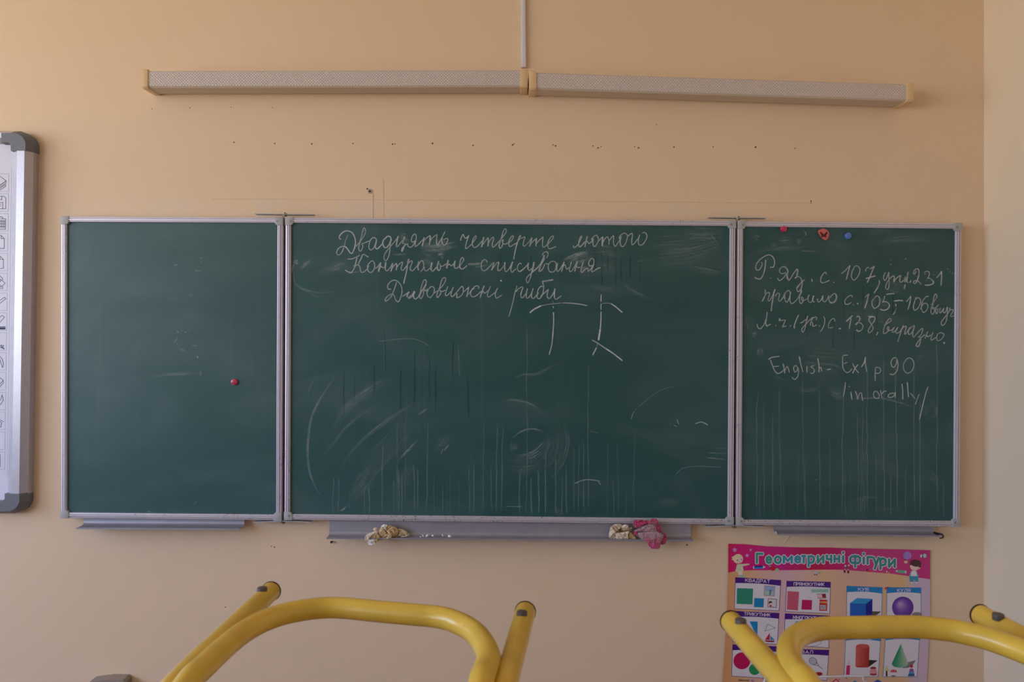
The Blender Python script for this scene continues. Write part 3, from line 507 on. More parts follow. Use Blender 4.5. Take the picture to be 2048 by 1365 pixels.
WRITE_R = [
(1500,505,17.067,["380,335 420,385 400,470 330,580 260,615 205,570 195,480 240,370 350,240 480,150 600,95 700,100 790,170 840,290","2.8,.62|840,290 830,430 770,525","770,525 690,500","2.8,.6|540,250 525,400 500,600 440,790 370,890 320,915 220,890 150,850","2.6,.7|690,870 700,895","2,.4|605,225",
 "1240,690 1110,730 1030,700 1005,620 1050,530 1140,490 1210,510 1250,560","4,.5|1255,560 1290,640 1280,740","1250,720 1180,820 1080,930 1000,960 960,920 945,870","4,.5|1270,740 1270,850 1300,930","1300,940 1340,950 1400,870 1500,700 1610,560","4,.45|1625,570 1620,700 1590,820","3.4,.6|1530,890 1590,840","1590,840 1660,830 1730,880 1770,980 1780,1100 1740,1280","1870,930 1770,1010 1680,1120 1610,1230"]),
(1620,510,13.653,["2.8,.6|45,655 60,745","450,540 430,480 370,510 310,600 290,700 320,760 400,755 540,695","2.8,.7|650,735 655,765","850,520 960,430 1095,285","2.8,.6|1095,285 1050,440 990,680","1170,430 1220,320 1300,310 1350,360 1360,460 1320,570 1240,670 1180,685 1135,620 1135,520 1170,400","1520,460 1530,390 1580,340 1605,365","3,.55|1630,385 1700,350 1760,310","3,.58|1760,310 1700,440 1630,620 1560,760",
 "3,.58|1525,650 1640,615 1790,575","1870,700 1900,750 1860,870","3,.58|1860,870 1800,970 1745,1045"]),
(1755,515,12.8,["215,400 190,400 155,500 165,570 195,590 240,520 290,370","290,370 290,520 300,640 290,750 260,820 210,790 215,720 260,620 340,520 400,480 430,490 425,560 410,640","415,630 480,540 560,480 595,470 570,560 580,630 620,630 660,590","3.4,.5|790,370 760,480","8,.36|740,490 700,640","3.6,.5|710,690 680,820","3,.5|770,480 750,600 790,655","3,.6|855,590 830,655",
 "995,350 950,430 920,400 950,330 1020,290 1060,340 1060,440","3,.58|1060,440 1030,560 980,660","980,670 940,670 920,630 960,600 1040,610 1120,695","1220,440 1210,390 1250,355 1310,370 1330,430 1300,510 1270,540","1270,540 1340,540 1410,590","3,.6|1410,590 1435,650 1380,695 1290,715 1210,710","3,.55|1510,530 1580,450 1640,370","3.2,.6|1635,350 1640,500 1625,730",
 "2.4,.6|720,40","2,.5|340,70","2.2,.5|345,180","2.2,.5|1795,300","1.8,.4|1855,350 1865,380","2,.45|1915,385 1930,430","2,.35|1990,515","2.2,.4|1430,450 1455,455","1.8,.3|1290,285","1.8,.3|1255,580 1270,610"]),
(1515,570,13.653,["1130,0 1070,80 1080,140 1110,190 1180,130 1210,0","200,130 215,170 205,250","3,.58|125,460 200,310","200,310 250,230 310,210 330,250 300,350 290,420 320,440 380,360 440,230 480,120","3.2,.58|480,120 440,250 410,450 385,600 375,720","3,.5|480,315 530,240","530,240 590,230 600,290 570,400 610,445 680,370 740,260","4.4,.4|755,210 735,320 750,400","750,420 800,480 850,400 890,280","760,220 830,160 880,180 900,290",
 "910,190 885,330 890,450 930,510 1000,480 1100,370 1180,220","4.6,.45|1150,140 1200,160 1185,220","3.4,.5|1185,220 1150,300 1145,400","1145,400 1160,490 1200,510 1240,450 1245,380 1210,330 1200,390 1250,440 1350,380","3,.5|1410,270 1380,350 1380,430","1380,430 1430,490 1490,440 1535,290","3,.5|1535,290 1505,400 1530,465 1560,460","1610,410 1650,385 1640,430 1670,475 1740,410 1790,290","3.8,.45|1790,290 1770,400","1770,400 1830,470 1900,400 1945,300","3.6,.5|1950,290 1940,390","1940,390 1980,470 2048,490"]),
(1660,575,14.629,["0,310 60,230 130,180 180,220","4,.5|180,220 190,310 150,400 90,450","90,450 40,462 0,440","650,300 640,250 590,240 510,290 440,380 440,470 490,505 560,480 630,440","2.4,.5|680,510","2.8,.65|805,450 812,500","1015,290 1080,240 1150,190","3,.58|1130,190 1090,380 1015,620","1290,330 1340,270 1390,255 1450,310 1465,420","3.2,.5|1465,420 1420,540 1340,605","1340,605 1290,610 1240,540 1230,420 1290,330",
 "1605,250 1580,350 1530,440","2.8,.6|1530,440 1600,420 1690,450 1740,530 1700,620 1600,670 1520,665 1475,635","2.8,.55|1645,210 1760,190 1890,185","3,.6|1870,400 2048,380","2.8,.6|1925,480 1930,560","1.8,.3|1950,600 1910,710","2.2,.5|1910,710 1835,810"]),
(1790,575,15.754,["3,.55|0,435 130,415 260,425","350,460 430,370 500,270","2.8,.58|500,270 470,480 400,720","665,300 620,440 580,600 590,690 630,725 710,670 780,550 810,440 780,360 720,330 660,370","1060,295 990,290 920,360 860,470 830,600 840,700 880,780 940,780 1010,700 1040,610 1010,530 950,500 890,530 840,600 800,700",
 "1130,570 1180,510 1240,430 1300,340 1320,270 1280,210 1240,260 1210,400 1190,590","1190,590 1140,640 1200,660 1280,640 1380,540","1190,625 1225,670 1240,740 1210,830 1160,845 1130,780 1140,690 1190,630","3,.5|1310,620 1280,720 1290,820","1290,820 1320,830 1350,760 1340,690 1400,680","1440,640 1410,740 1420,810 1460,780 1540,650","1540,650 1520,760 1550,810 1600,760 1650,610","2.8,.5|1650,610 1650,800 1640,930",
 "1640,930 1600,1100 1530,1190 1470,1190 1460,1100 1540,980 1640,860 1740,700","1740,640 1720,710 1830,710 1800,800 1750,890 1780,930 1850,900 1880,940","2.2,.4|1850,825","2.2,.4|1670,1045"]),
(1505,615,14.629,["135,490 150,570 190,625 250,610 320,530 380,400 420,250 425,130","3,.55|410,350 385,450 415,560","415,560 470,520 540,495","2.2,.5|680,530","3.6,.6|800,320 785,400","785,400 840,385 960,380 930,450 880,580 920,560 1000,555","2.4,.6|1110,545","2.8,.6|1350,220 1280,370 1220,560 1235,620","1395,465 1470,430 1560,350","3.2,.58|1615,250 1570,420",
 "1570,420 1540,600 1480,725 1445,690 1450,620 1520,540 1620,430 1720,330 1770,290","1770,300 1720,400 1690,540","1735,340 1800,300 1870,285 1880,330 1860,375","1740,430 1765,480 1765,560 1880,515","2.4,.6|1955,545"]),
(1640,620,15.754,["110,205 145,280 145,400 110,530 50,640 0,690","465,370 465,310 410,280 340,330 280,430 260,520 290,575 420,550","3.2,.65|590,600 665,590","3.2,.58|825,370 920,280 1030,180","3,.55|980,240 955,400 920,610","1160,245 1180,205 1230,210 1255,290 1215,380","3.8,.6|1200,390 1115,480","1210,400 1300,430 1355,520 1330,610 1270,660","3.2,.62|1270,660 1200,680 1145,620","3,.6|1515,215 1640,215 1730,230",
 "1730,230 1720,330 1640,450 1560,570 1515,670 1550,725 1620,680 1670,600 1660,530 1600,430 1545,340 1550,270 1620,235","2.8,.6|1820,695 1800,760 1770,800"]),
(1750,620,12.8,["230,400 330,340 410,280 400,230 350,240 290,330 240,440 215,560 225,610 290,590 350,520 355,440 320,450 320,500 360,535 430,510 500,440","500,440 445,540 460,580 520,540 590,440","590,440 530,560 560,600 640,560 680,500","730,390 680,510 640,640 600,760 580,820","660,520 740,440 800,430 780,520 755,620 800,600 890,450","900,440 860,540 860,630 930,600 980,510 1010,410 940,440 880,500",
 "1010,410 980,540 965,640 990,700 1080,600 1200,480 1220,520 1190,620 1130,700 1110,710","1110,680 1170,720 1150,850 1110,940 1060,930 1060,880 1130,780 1200,700 1280,630","1355,550 1320,630 1280,740","3,.6|1310,650 1360,690 1430,640","1490,570 1450,670 1430,760 1470,770 1570,700","1610,600 1580,700 1600,790 1680,770 1750,690 1760,620 1700,590 1630,600","4,.75|1770,850"]),
(1530,700,12.047,["2.6,.6|80,230 170,185 350,155","125,230 180,380 230,500 300,570 380,550 450,490","180,405 350,395","2.8,.6|435,330 460,450 475,570","475,520 520,410 550,420 590,550","775,420 740,380 690,430 700,500 730,540 780,480 790,420 805,520 790,640 730,710 680,700 650,660","3,.65|825,160 850,280","825,160 860,340 915,545","1010,390 1005,470 1015,550",
 "1185,380 1105,410 1160,450 1190,500 1160,565 1090,560","2.8,.6|1270,200 1300,380 1300,545","1300,480 1340,420 1370,520","2.4,.6|1485,485 1590,465"]),
(1670,700,8.53,["130,100 225,90","130,105 130,220 140,320 190,385 240,380 295,320","150,235 215,215","300,235 350,330 405,395","2.6,.6|395,250 340,320 300,405","2.6,.6|450,295 500,210 520,120","515,130 520,260 545,375","690,300 685,430 685,535","690,300 760,310 780,360 750,400 690,400","1050,140 1000,140 955,210 970,280 1010,295 1050,230 1055,150 1075,260 1050,370 990,425 930,410",
 "1180,230 1220,160 1280,140 1335,190 1345,280 1310,360 1240,400 1185,360 1165,280 1185,200","178,550 165,680 135,810","2.8,.6|270,715 290,855","3.2,.95|245,625 242,635","2.8,.6|345,705 375,780 385,850","385,850 415,750 450,740 460,800 475,875","730,720 680,710 655,760 680,820 740,830 755,770 720,720","775,690 790,760 800,830","795,760 830,715 885,705","1015,740 940,750 905,790 930,815 990,800 1030,740","1030,720 1030,820",
 "2.8,.62|1140,580 1155,700 1155,850","2.8,.62|1232,550 1245,700 1255,810","1285,740 1375,840","1435,760 1400,850 1370,935","2.6,.62|1590,630 1540,770 1440,1195"]),
]
def chalk_part(name, crops, m, par, w0=2.5, a0=.62):
    mb = MB(); strokes(mb, crops, w0, a0)
    return link_mesh(name, mb.v, mb.f, m, par, False, mb.c)
CH_W, CH_A = 2.05, .52
for sl, lb in (((0, 5), 'top line of cursive writing'), ((5, 9), 'second line of cursive writing'), ((9, 12), 'third line of cursive writing'), ((12, 13), 'two large chalk letters'), ((13, 15), 'stray chalk marks')):
    o = chalk_part('chalk_writing', WRITE_C[sl[0]:sl[1]], M_chalk, CB, CH_W, CH_A); o['label'] = lb; o['kind'] = 'stuff'
for sl, lb in (((0, 3), 'first line of homework notes'), ((3, 6), 'second line of homework notes'), ((6, 9), 'third line of homework notes'), ((9, 11), 'English homework note in print letters')):
    o = chalk_part('chalk_writing', WRITE_R[sl[0]:sl[1]], M_chalk, RB, CH_W, CH_A); o['label'] = lb; o['kind'] = 'stuff'
def smudges(name, par, data):
    global ORD
    mb = MB()
    for (ox, oy, s, L) in data:
        for st in L:
            h_, p = st.split('|'); wd, al = (float(v) for v in h_.split(','))
            pts = [tuple(float(v) for v in q.split(',')) for q in p.split()]; pts = [(ox+x/s, oy+y/s) for x, y in pts]
            if len(pts) == 2: pts = [(pts[0][0]+(pts[1][0]-pts[0][0])*i/8, pts[0][1]+(pts[1][1]-pts[0][1])*i/8) for i in range(9)]
            else: pts = [tuple(v) for v in catmull([Vector((x, y)) for x, y in pts], 6)]
            ORD += 1
            if wd < 5:
                ribbon(mb, pts, wd*1.2, al*.85, DS+.00008+(ORD % 20)*1e-5, fade=.25, taper=.3); continue
            ribbon(mb, pts, wd*1.5, al*.32, DS+.00006, fade=.35, taper=.45)
            rr = random.Random(ORD); n_ = len(pts)
            for q in range(int(wd*.62)):      # the wiping cloth leaves thin parallel streaks
                off = rr.uniform(-.5, .5)*wd; i0 = int(rr.uniform(0, .45)*n_); i1 = int(rr.uniform(.55, 1)*n_)+1; sub_ = pts[i0:i1]
                if len(sub_) < 3: continue
                P2 = []
                for i, (x, y) in enumerate(sub_):
                    a_ = sub_[max(i-1, 0)]; b_ = sub_[min(i+1, len(sub_)-1)]; dx, dy = b_[0]-a_[0], b_[1]-a_[1]; l_ = math.hypot(dx, dy) or 1
                    P2.append((x-dy/l_*off, y+dx/l_*off))
                ORD += 1; ribbon(mb, P2, rr.uniform(1.2, 3.2), al*rr.uniform(.25, .75), DS+.00008+(ORD % 30)*1e-5, fade=.4, taper=.4)
    return tag(link_mesh(name, mb.v, mb.f, M_dust, par, False, mb.c), kind='stuff')
smudges('chalk_smudges', CB, [
(575,440,6.824,["4,.16|98,655 85,740 100,850 150,910 250,960 400,990 560,1000","5,.38|160,680 240,610 340,525","4,.34|80,600 100,570 150,545","4,.34|50,740 75,640 90,610","4,.28|100,610 150,575","14,.10|315,805 450,720 620,650 760,590 850,560","6,.08|250,960 400,1040 540,1040"]),
(560,620,3.25,["4,.19|385,405 320,490 250,600 205,700 185,820 180,960 200,1080 245,1180 300,1240","3,.09|240,430 200,490 180,560","14,.12|780,470 650,500 520,570 430,640 370,740 330,820","6,.17|960,560 830,630 700,720 560,830 440,960 370,1110","6,.09|860,500 700,580 560,660 430,760 350,860 300,930 290,1000 340,1100",
 "7,.13|760,440 620,480 490,560 380,650","4,.19|900,840 760,990","4,.15|960,640 890,690","20,.07|1100,790 1000,960","9,.12|660,940 560,1040 500,1110 440,1300","22,.09|460,1250 540,1150 650,1000","40,.05|900,700 700,900 520,1100","30,.05|700,1250 800,1100 930,1000","3,.16|380,1315 430,1290","2.5,.2|400,1310 440,1270"]),
(1000,620,3.25,["3,.26|75,840 140,790 220,775 300,800","18,.13|0,970 110,975 220,950 300,880 320,820","16,.13|90,850 85,950","12,.09|0,600 100,600 200,630 290,700","14,.08|20,1030 170,1040 300,1010","44,.06|330,700 380,850 330,1000 200,1090","5,.13|60,480 140,430 240,420 340,370 440,335","2.5,.2|1330,960 1470,975","2.5,.16|1340,930 1478,935","2,.14|1400,900 1480,903","1.6,.28|20,1280 160,1280","14,.06|1020,1260 1180,1250","10,.08|300,1310 440,1310","60,.03|100,900 250,1100"]),
(650,440,5.851,["13,.32|1150,330 1250,300 1400,290 1530,270","8,.28|1150,350 1300,345 1450,320 1560,300","5,.3|1180,325 1300,300 1560,250","7,.32|1310,415 1420,370","5,.22|1340,455 1400,430","44,.13|1080,400 1330,400","5,.14|860,170 960,175","5,.14|840,200 1000,205","9,.2|860,235 1010,245","3.5,.18|770,410 970,400","16,.06|0,600 300,520","3,.12|0,855 120,845","30,.05|200,100 700,90"]),
(960,440,5.851,["9,.2|940,500 1050,440 1150,400 1290,360","18,.24|1000,540 1120,480 1250,420 1340,380","2.5,.26|980,470 1100,410 1250,360","14,.09|1260,350 1450,340 1600,350","28,.14|1100,560 1320,520","22,.08|1150,640 1300,590","7,.1|1640,700 1760,820 1880,880 2048,940","9,.08|1250,770 1450,800 1600,870","50,.05|1300,450 1500,500 1800,520","30,.10|2010,470 2450,420 2880,300","24,.10|2300,100 2600,160 2900,130","10,.14|2400,560 2650,600 2850,640","34,.07|1900,300 2400,260 2850,200","12,.1|2650,150 2800,330","6,.1|1150,70 1550,60 2048,75","5,.08|1750,480 2048,465"]),
])
smudges('chalk_smudges', RB, [
(1480,440,4.551,["12,.09|80,300 300,260 500,250 700,240","7,.2|510,160 560,220","18,.11|330,190 420,180 480,200","10,.1|280,250 340,200","2,.35|570,95 600,120 595,150","2.5,.16|540,280 700,290","12,.08|1140,130 1250,90 1400,70","14,.07|1140,240 1500,170 1800,180","14,.13|60,830 120,1050","11,.25|105,1035 155,1050","20,.07|860,840 1300,900 1600,960","26,.07|1000,760 1500,770","10,.12|100,130 180,190","30,.05|700,100 1000,240","20,.08|1300,600 1500,640"]),
(1500,690,5.12,["11,.2|120,20 90,130","50,.06|420,100 640,150 900,180 1000,300","8,.1|400,400 500,460 640,460 740,400","18,.11|800,430 900,500 960,520","3,.2|1040,560 1360,550 1700,650","7,.13|1860,570 1900,640 1880,730 1760,770","36,.06|1780,600 1880,680","6,.1|1700,100 1800,140","8,.12|640,90 660,140","2,.08|160,290 300,340 430,380"]),
(1480,820,4.551,["5,.1|960,820 1240,815","3,.1|1100,790 1250,800","5,.2|690,630 700,650","12,.06|720,670 900,680","20,.05|1160,440 1400,560 1600,660","14,.07|1700,560 1850,700","10,.06|1180,900 1500,910"]),
])
smudges('chalk_smudges', LB, [
(300,480,4.267,["5,.18|80,1150 240,1145 430,1140","4,.14|430,1115 434,1165","4,.08|0,1165 120,1158","2,.35|380,262 440,268","2,.4|205,210 235,216","2,.3|415,150 450,160","2,.3|428,182 450,198","2,.35|228,785 248,788","1.8,.35|262,768 270,772","1.8,.35|330,768 340,772","1.8,.3|296,786 308,794","2,.25|240,830 220,860 190,880","2,.25|228,880 236,905","2.5,.18|245,935 300,942","2.5,.42|400,990 412,1012","2.5,.18|355,905 405,903","1.8,.4|210,54 212,58","8,.07|100,500 280,495","4,.1|330,472 380,474"]),
(100,980,4.876,["3,.1|1400,150 1440,100","2.5,.12|940,210 990,215"]),
(500,980,10.24,["1.5,.2|330,430 400,390"]),
])
def drips(name, par, L, m=None, f=.36):
    mb = MB()
    for i, (x, y0, y1, al) in enumerate(L):
        n = max(6, int((y1-y0)/9)); pts = []; xx = x
        for j in range(n+1):
            if random.random() < .10: xx += random.choice((-1.2, 1.2))
            pts.append((xx+.3*math.sin(j*.9+i), y0+(y1-y0)*j/n))
        ribbon(mb, pts, random.uniform(2.0, 3.2), al*f, DS+.00002+(i % 9)*6e-6, fade=.12)
    return tag(link_mesh(name, mb.v, mb.f, m or M_drip, par, False, mb.c), kind='stuff')
Lc = [(560+x/3.25, 620+y/3.25, 1028, a) for x, y, a in ((348,1080,.5),(385,1080,.5),(450,1180,.3),(553,1150,.45),(577,1150,.5),(668,850,.5),(735,1100,.35),(762,720,.3),(770,1030,.45),(792,1060,.45),(820,520,.22),(870,1000,.5),(895,1030,.45),(960,720,.5),(1000,1080,.3),(1058,1130,.4),(1088,1080,.3),(1105,1060,.3),(1165,1100,.22),(1228,1000,.45),(1260,980,.5),(1325,700,.4),(1372,1000,.4),(1415,720,.5),(1455,740,.5),(1560,1040,.5),(1632,1080,.4),(1680,1040,.5),(1727,1060,.5))]
Lc += [(1000+x/3.25, 620+y/3.25, 1032, a) for x, y, a in ((165,20,.5),(200,1090,.4),(250,1040,.5),(298,900,.55),(362,950,.5),(405,1080,.4),(430,1010,.45),(480,880,.3),(510,850,.35),(540,840,.35),(575,300,.5),(700,850,.25),(735,1100,.3),(765,850,.25),(820,1150,.25),(875,800,.3),(1060,1240,.2))]
Lc += [(917,688,757,.45),(770,628,755,.25)]
drips('water_streaks', CB, Lc)
drips('water_streaks', RB, [(1480+x/4.551, y0, 1036, a) for x, y0, a in ((162,780,.6),(185,960,.35),(215,800,.35),(297,820,.45),(368,760,.35),(395,960,.4),(530,900,.25),(575,730,.45),(598,920,.4),(722,760,.5),(818,860,.35),(935,760,.65),(955,940,.35),(1068,820,.45),(1103,900,.45),(1130,800,.5),(1160,690,.6),(1145,900,.4),(1235,900,.35),(1308,700,.55),(1415,690,.65),(1372,950,.4),(1510,920,.35),(1583,720,.55),(1632,780,.6),(1790,660,.45),(1852,960,.3),(1000,900,.15))])
drips('clean_streaks', CB, [(560+x/3.25, 620+y0/3.25, 620+y1/3.25, .9) for x, y0, y1 in ((415,380,700),(490,420,620),(615,350,560),(680,120,420),(792,380,680),(877,230,640),(972,300,600),(1012,330,700),(1125,200,420),(1222,420,700))]
 + [(960+x/5.851, 440+y0/5.851, 440+y1/5.851, .9) for x, y0, y1 in ((1155,340,620),(1245,380,700),(1340,330,600),(1420,350,800),(1495,380,620),(1580,370,830),(1660,450,760),(1750,400,700),(1880,420,760),(240,380,640),(320,500,700),(600,400,620))], M_wet, .26)
drips('clean_streaks', RB, [(1480+x/4.551, 440+y0/4.551, 440+y1/4.551, .9) for x, y0, y1 in ((1125,560,960),(1190,600,800),(940,640,900),(1240,640,980),(600,820,1100),(850,900,1180),(1390,640,900),(1040,1000,1180))], M_wet, .26)
# ------------------------------------------------------------------ chalk trays
def tray(par, xl, yl, xr, yr, dB, dF, hb, lip=.0028):
    a, c = at(xl, yl, dF), at(xr, yr, dF)
    R = .012
    prof = [(hb, dB), (hb, dB+.004), (hb-.003, dB+.004), (hb-.003, dB+.0015)] + \
           [(R-R*math.sin(t)+.001, dB+.0015+R-R*math.cos(t)) for t in (0, .4, .8, 1.2, 1.57)] + \
           [(.001, dF-.004), (lip, dF-.003), (lip, dF), (-.0025, dF), (-.0025, dF-.003), (-.0005, dF-.004)] + \
           [(R-(R+.0015)*math.sin(t)+.001, dB+R+.0015-(R+.0015)*math.cos(t)) for t in (1.57, 1.2, .8, .4, 0)] + [(hb, dB)]
    m = sweep([(a.x, a.z), (c.x, c.z)], prof[:-1])
    return m.build('chalk_tray', M_alu, par, autosmooth=True)
tray(LB, 152, 1057.6, 479, 1059.4, .021, .067, (1057.6-1041)/600)
tray(CB, 653, 1077.4, 1387, 1082.2, .030, .070, (1077.4-1046)/600)
rt = tray(RB, 1556, 1069.6, 1882, 1073.6, .024, .069, (1070-1051)/600)
e0 = at(1553, 1068, .069); m = MB(); m.tube([(e0.x-.003, -.066, e0.z+.002), (e0.x+.001, -.0665, e0.z+.001)], .0045, 12)
m.build('tray_end', mat('tray_end_white', (200, 192, 186), .5), rt, autosmooth=True)
# broken black end cap on the right tray
m = MB(); g = lambda x, y, d: at(1840+x/22.76, 1045+y/22.76, d)
m.tube(catmull([g(650, 470, .035), g(760, 510, .05), g(960, 550, .066), g(1040, 610, .07), g(1040, 700, .071)], 5), .0032, 10)
m.tube(catmull([g(680, 480, .04), g(760, 550, .05), g(860, 575, .058)], 4), .0018, 8)
m.tube([g(890, 735, .069), g(1060, 715, .071)], .0022, 8)
m.build('tray_end', mat('cap_black', (30, 24, 28), .35), rt, smooth=True)
# chalk pieces on the centre tray
M_white = mat('chalk_white', (236, 236, 240), .9)
for (x, y, r, rot, lb) in ((841, 1074.5, 1.1, 0, 'tiniest crumb of white chalk, leftmost on the centre tray'), (846, 1072.3, 2.1, .9, 'slanting white chalk stub second from the left on the centre tray'), (854.3, 1072.2, 2.3, -.6, 'wedge of white chalk third from the left on the centre tray'),
                           (865.8, 1072, 1.9, .1, 'small round white chalk stub in the middle of the row on the centre tray'), (885.2, 1071.6, 1.7, 1.0, 'thin slanting white chalk sliver second from the right on the centre tray'), (899.4, 1073.3, 2.6, .3, 'largest white chalk lump, rightmost on the centre tray')):
    bm = bmesh.new(); bmesh.ops.create_icosphere(bm, subdivisions=2, radius=1)
    p = at(x, y, .058); s = r/500
    for v in bm.verts:
        k = 1+.3*noise.noise(v.co*1.3+Vector((x, 0, 0)))
        k = 1+.55*noise.noise(v.co*1.9+Vector((x, 0, 0))); q = Vector((v.co.x*k*1.15, v.co.y*k, v.co.z*k*.85)); ca, sa = math.cos(-rot), math.sin(-rot)
        if rot > .8: q.z *= .55
        v.co = Vector((q.x*ca-q.z*sa, q.y, q.x*sa+q.z*ca))*s+p
    me = bpy.data.meshes.new('chalk_piece'); bm.to_mesh(me); bm.free(); me.materials.append(M_white)
    o = bpy.data.objects.new('chalk_piece', me); C.objects.link(o); tag(o, lb, 'chalk', 'chalk stubs on the centre tray')
# ------------------------------------------------------------------ crumpled rags
def rag_material(name, base, dust_highlight, dark):
    m = mat(name, base, .9); N = m.node_tree; b = N.nodes['Principled BSDF']
    a = N.nodes.new('ShaderNodeAttribute'); a.attribute_name = 'dust_highlight'
    g = N.nodes.new('ShaderNodeNewGeometry'); n = N.nodes.new('ShaderNodeTexNoise'); n.inputs['Scale'].default_value = 120; N.links.new(g.outputs['Position'], n.inputs['Vector'])
    mx = N.nodes.new('ShaderNodeMix'); mx.data_type = 'RGBA'; mx.inputs[6].default_value = lin(base); mx.inputs[7].default_value = lin(dark)
    r = N.nodes.new('ShaderNodeMapRange'); r.inputs[1].default_value = .45; r.inputs[2].default_value = .7; r.inputs[4].default_value = .5
    N.links.new(n.outputs[0], r.inputs[0]); N.links.new(r.outputs[0], mx.inputs[0])
    m2 = N.nodes.new('ShaderNodeMix'); m2.data_type = 'RGBA'; m2.inputs[7].default_value = lin(dust_highlight)
    N.links.new(a.outputs['Fac'], m2.inputs[0]); N.links.new(mx.outputs[2], m2.inputs[6]); N.links.new(m2.outputs[2], b.inputs['Base Color'])
    bp = N.nodes.new('ShaderNodeBump'); bp.inputs['Strength'].default_value = .4; bp.inputs['Distance'].default_value = .001
    n2 = N.nodes.new('ShaderNodeTexNoise'); n2.inputs['Scale'].default_value = 700; N.links.new(g.outputs['Position'], n2.inputs['Vector'])
    N.links.new(n2.outputs[0], bp.inputs['Height']); N.links.new(bp.outputs[0], b.inputs['Normal'])
    b.inputs['Sheen Weight'].default_value = .3
    return m
def lobe(mb, ox, oy, s, poly, d0, bulge, fold=.0025, dust_highlight=0.0, seed=0, tilt=(0, 0), dust_split=None):
    P = [tuple(float(v) for v in q.split(',')) for q in poly.split()]
    P = [Vector((ox+x/s, oy+y/s)) for x, y in P]; P = catmull(P, 9, closed=True)
    c = sum(P, Vector((0, 0)))/len(P); n = len(P)
    rings = [(1, -1), (1.0, 0), (.985, .2), (.95, .38), (.9, .5), (.84, .6), (.77, .68), (.7, .75), (.62, .8), (.54, .85), (.46, .9), (.38, .94), (.3, .97), (.22, .99), (.14, 1), (.07, 1)]
    base = len(mb.v)
    def pt(q, h):
        rel = q-c; w_ = Vector((q.x*.02, q.y*.02, seed*3.1))
        w_ = w_+Vector((noise.noise(w_*3), noise.noise(w_*3+Vector((9, 9, 9))), 0))*.25; rid = (1-abs(noise.noise(w_*6)*2.4))*.6+(1-abs(noise.noise(w_*15+Vector((5, 2, 1)))*2.4))*.55
        d = d0+bulge*.75*h+fold*1.7*max(h, 0)**.5*(rid-.6)*2+(rel.x*tilt[0]+rel.y*tilt[1])/620
        return at(q.x, q.y, d)
    for (r, h) in rings:
        for q in P:
            qq = c+(q-c)*r
            mb.v.append(pt(qq, h if h >= 0 else -.35))
            dd = dust_highlight
            if dust_split is not None: ss = max(0, min(1, (c.y+dust_split+10-qq.y+9*noise.noise(Vector((qq.x*.09, qq.y*.09, 3))))/20)); dd = dust_highlight*(.12+.88*ss*ss*(3-2*ss))
            mb.c.append(max(0, min(1, dd*(1+.6*noise.noise(Vector((qq.x*.12, qq.y*.12, seed)))))))
    mb.v.append(pt(c, 1)); mb.c.append(dust_highlight); top = len(mb.v)-1
    mb.v.append(pt(c, -.35)-Vector((0, 0, 0))); mb.c.append(dust_highlight); bot = len(mb.v)-1
    for i in range(len(rings)-1):
        for j in range(n):
            a = base+i*n; mb.f.append((a+j, a+(j+1) % n, a+n+(j+1) % n, a+n+j))
    last = base+(len(rings)-1)*n
    for j in range(n):
        mb.f.append((last+j, last+(j+1) % n, top)); mb.f.append((base+(j+1) % n, base+j, bot))
R1 = rag_material('rag_cream', (222, 196, 146), (240, 234, 238), (196, 158, 96))
R2 = rag_material('rag_pink', (196, 64, 112), (172, 142, 150), (178, 34, 78))
R3 = rag_material('rag_red', (176, 40, 70), (176, 140, 150), (140, 20, 50))
def rag(name, label, lobes, m):
    mb = MB()
    for L in lobes: lobe(mb, *L[0], *L[1:])
    o = link_mesh(name, mb.v, mb.f, m, None, True, mb.c); o.data.set_sharp_from_angle(angle=math.radians(50))
    bm = bmesh.new(); bm.from_mesh(o.data); bmesh.ops.recalc_face_normals(bm, faces=bm.faces); bm.to_mesh(o.data); bm.free()
    return tag(o, label, 'rag', 'cleaning rags on the centre chalk tray')
c1 = (720, 1035, 10.24); c2 = (1200, 1030, 10.24)
rag('rag', 'cream crumpled rag drooping over the left end of the centre tray', [
 (c1, "400,250 470,160 600,165 700,190 780,250 800,330 760,400 650,440 520,465 400,480 310,520 285,450 300,360 350,300", .052, .014, .004, .05, 1),
 (c1, "500,200 600,170 740,230 790,320 700,400 560,440 500,420 560,330", .062, .010, .004, .0, 9),
 (c1, "560,380 620,310 640,330 650,410 600,435 480,465 520,420", .070, .007, .003, .15, 12),
 (c1, "380,260 460,240 520,290 540,360 470,380 400,370", .062, .008, .002, .2, 15),
 (c1, "780,245 880,250 960,300 1015,355 980,372 900,368 800,400 720,440 760,370 800,320", .050, .012, .003, .2, 2),
 (c1, "810,385 900,378 1000,372 980,395 910,405 860,412", .055, .005, .001, .3, 3),
 (c1, "100,400 180,330 280,300 345,285 360,300 300,345 240,370 200,430 160,470 125,490 100,450", .072, .007, .002, .45, 4),
 (c1, "270,250 300,215 345,215 362,250 345,285 290,285", .066, .008, .001, .2, 5),
 (c1, "200,400 270,380 300,420 260,455 210,450", .066, .004, .001, .1, 6),
 (c1, "160,480 220,455 285,455 300,550 230,580 155,550", .072, .004, .002, 1.0, 7),
 (c1, "430,200 480,150 560,165 545,200 520,260 490,210", .068, .004, .001, 1.0, 8),  # white highlight at the top of the rag, painted into its colour
 (c1, "280,370 340,350 400,380 400,470 310,520 290,460", .066, .008, .003, .0, 14)], R1)
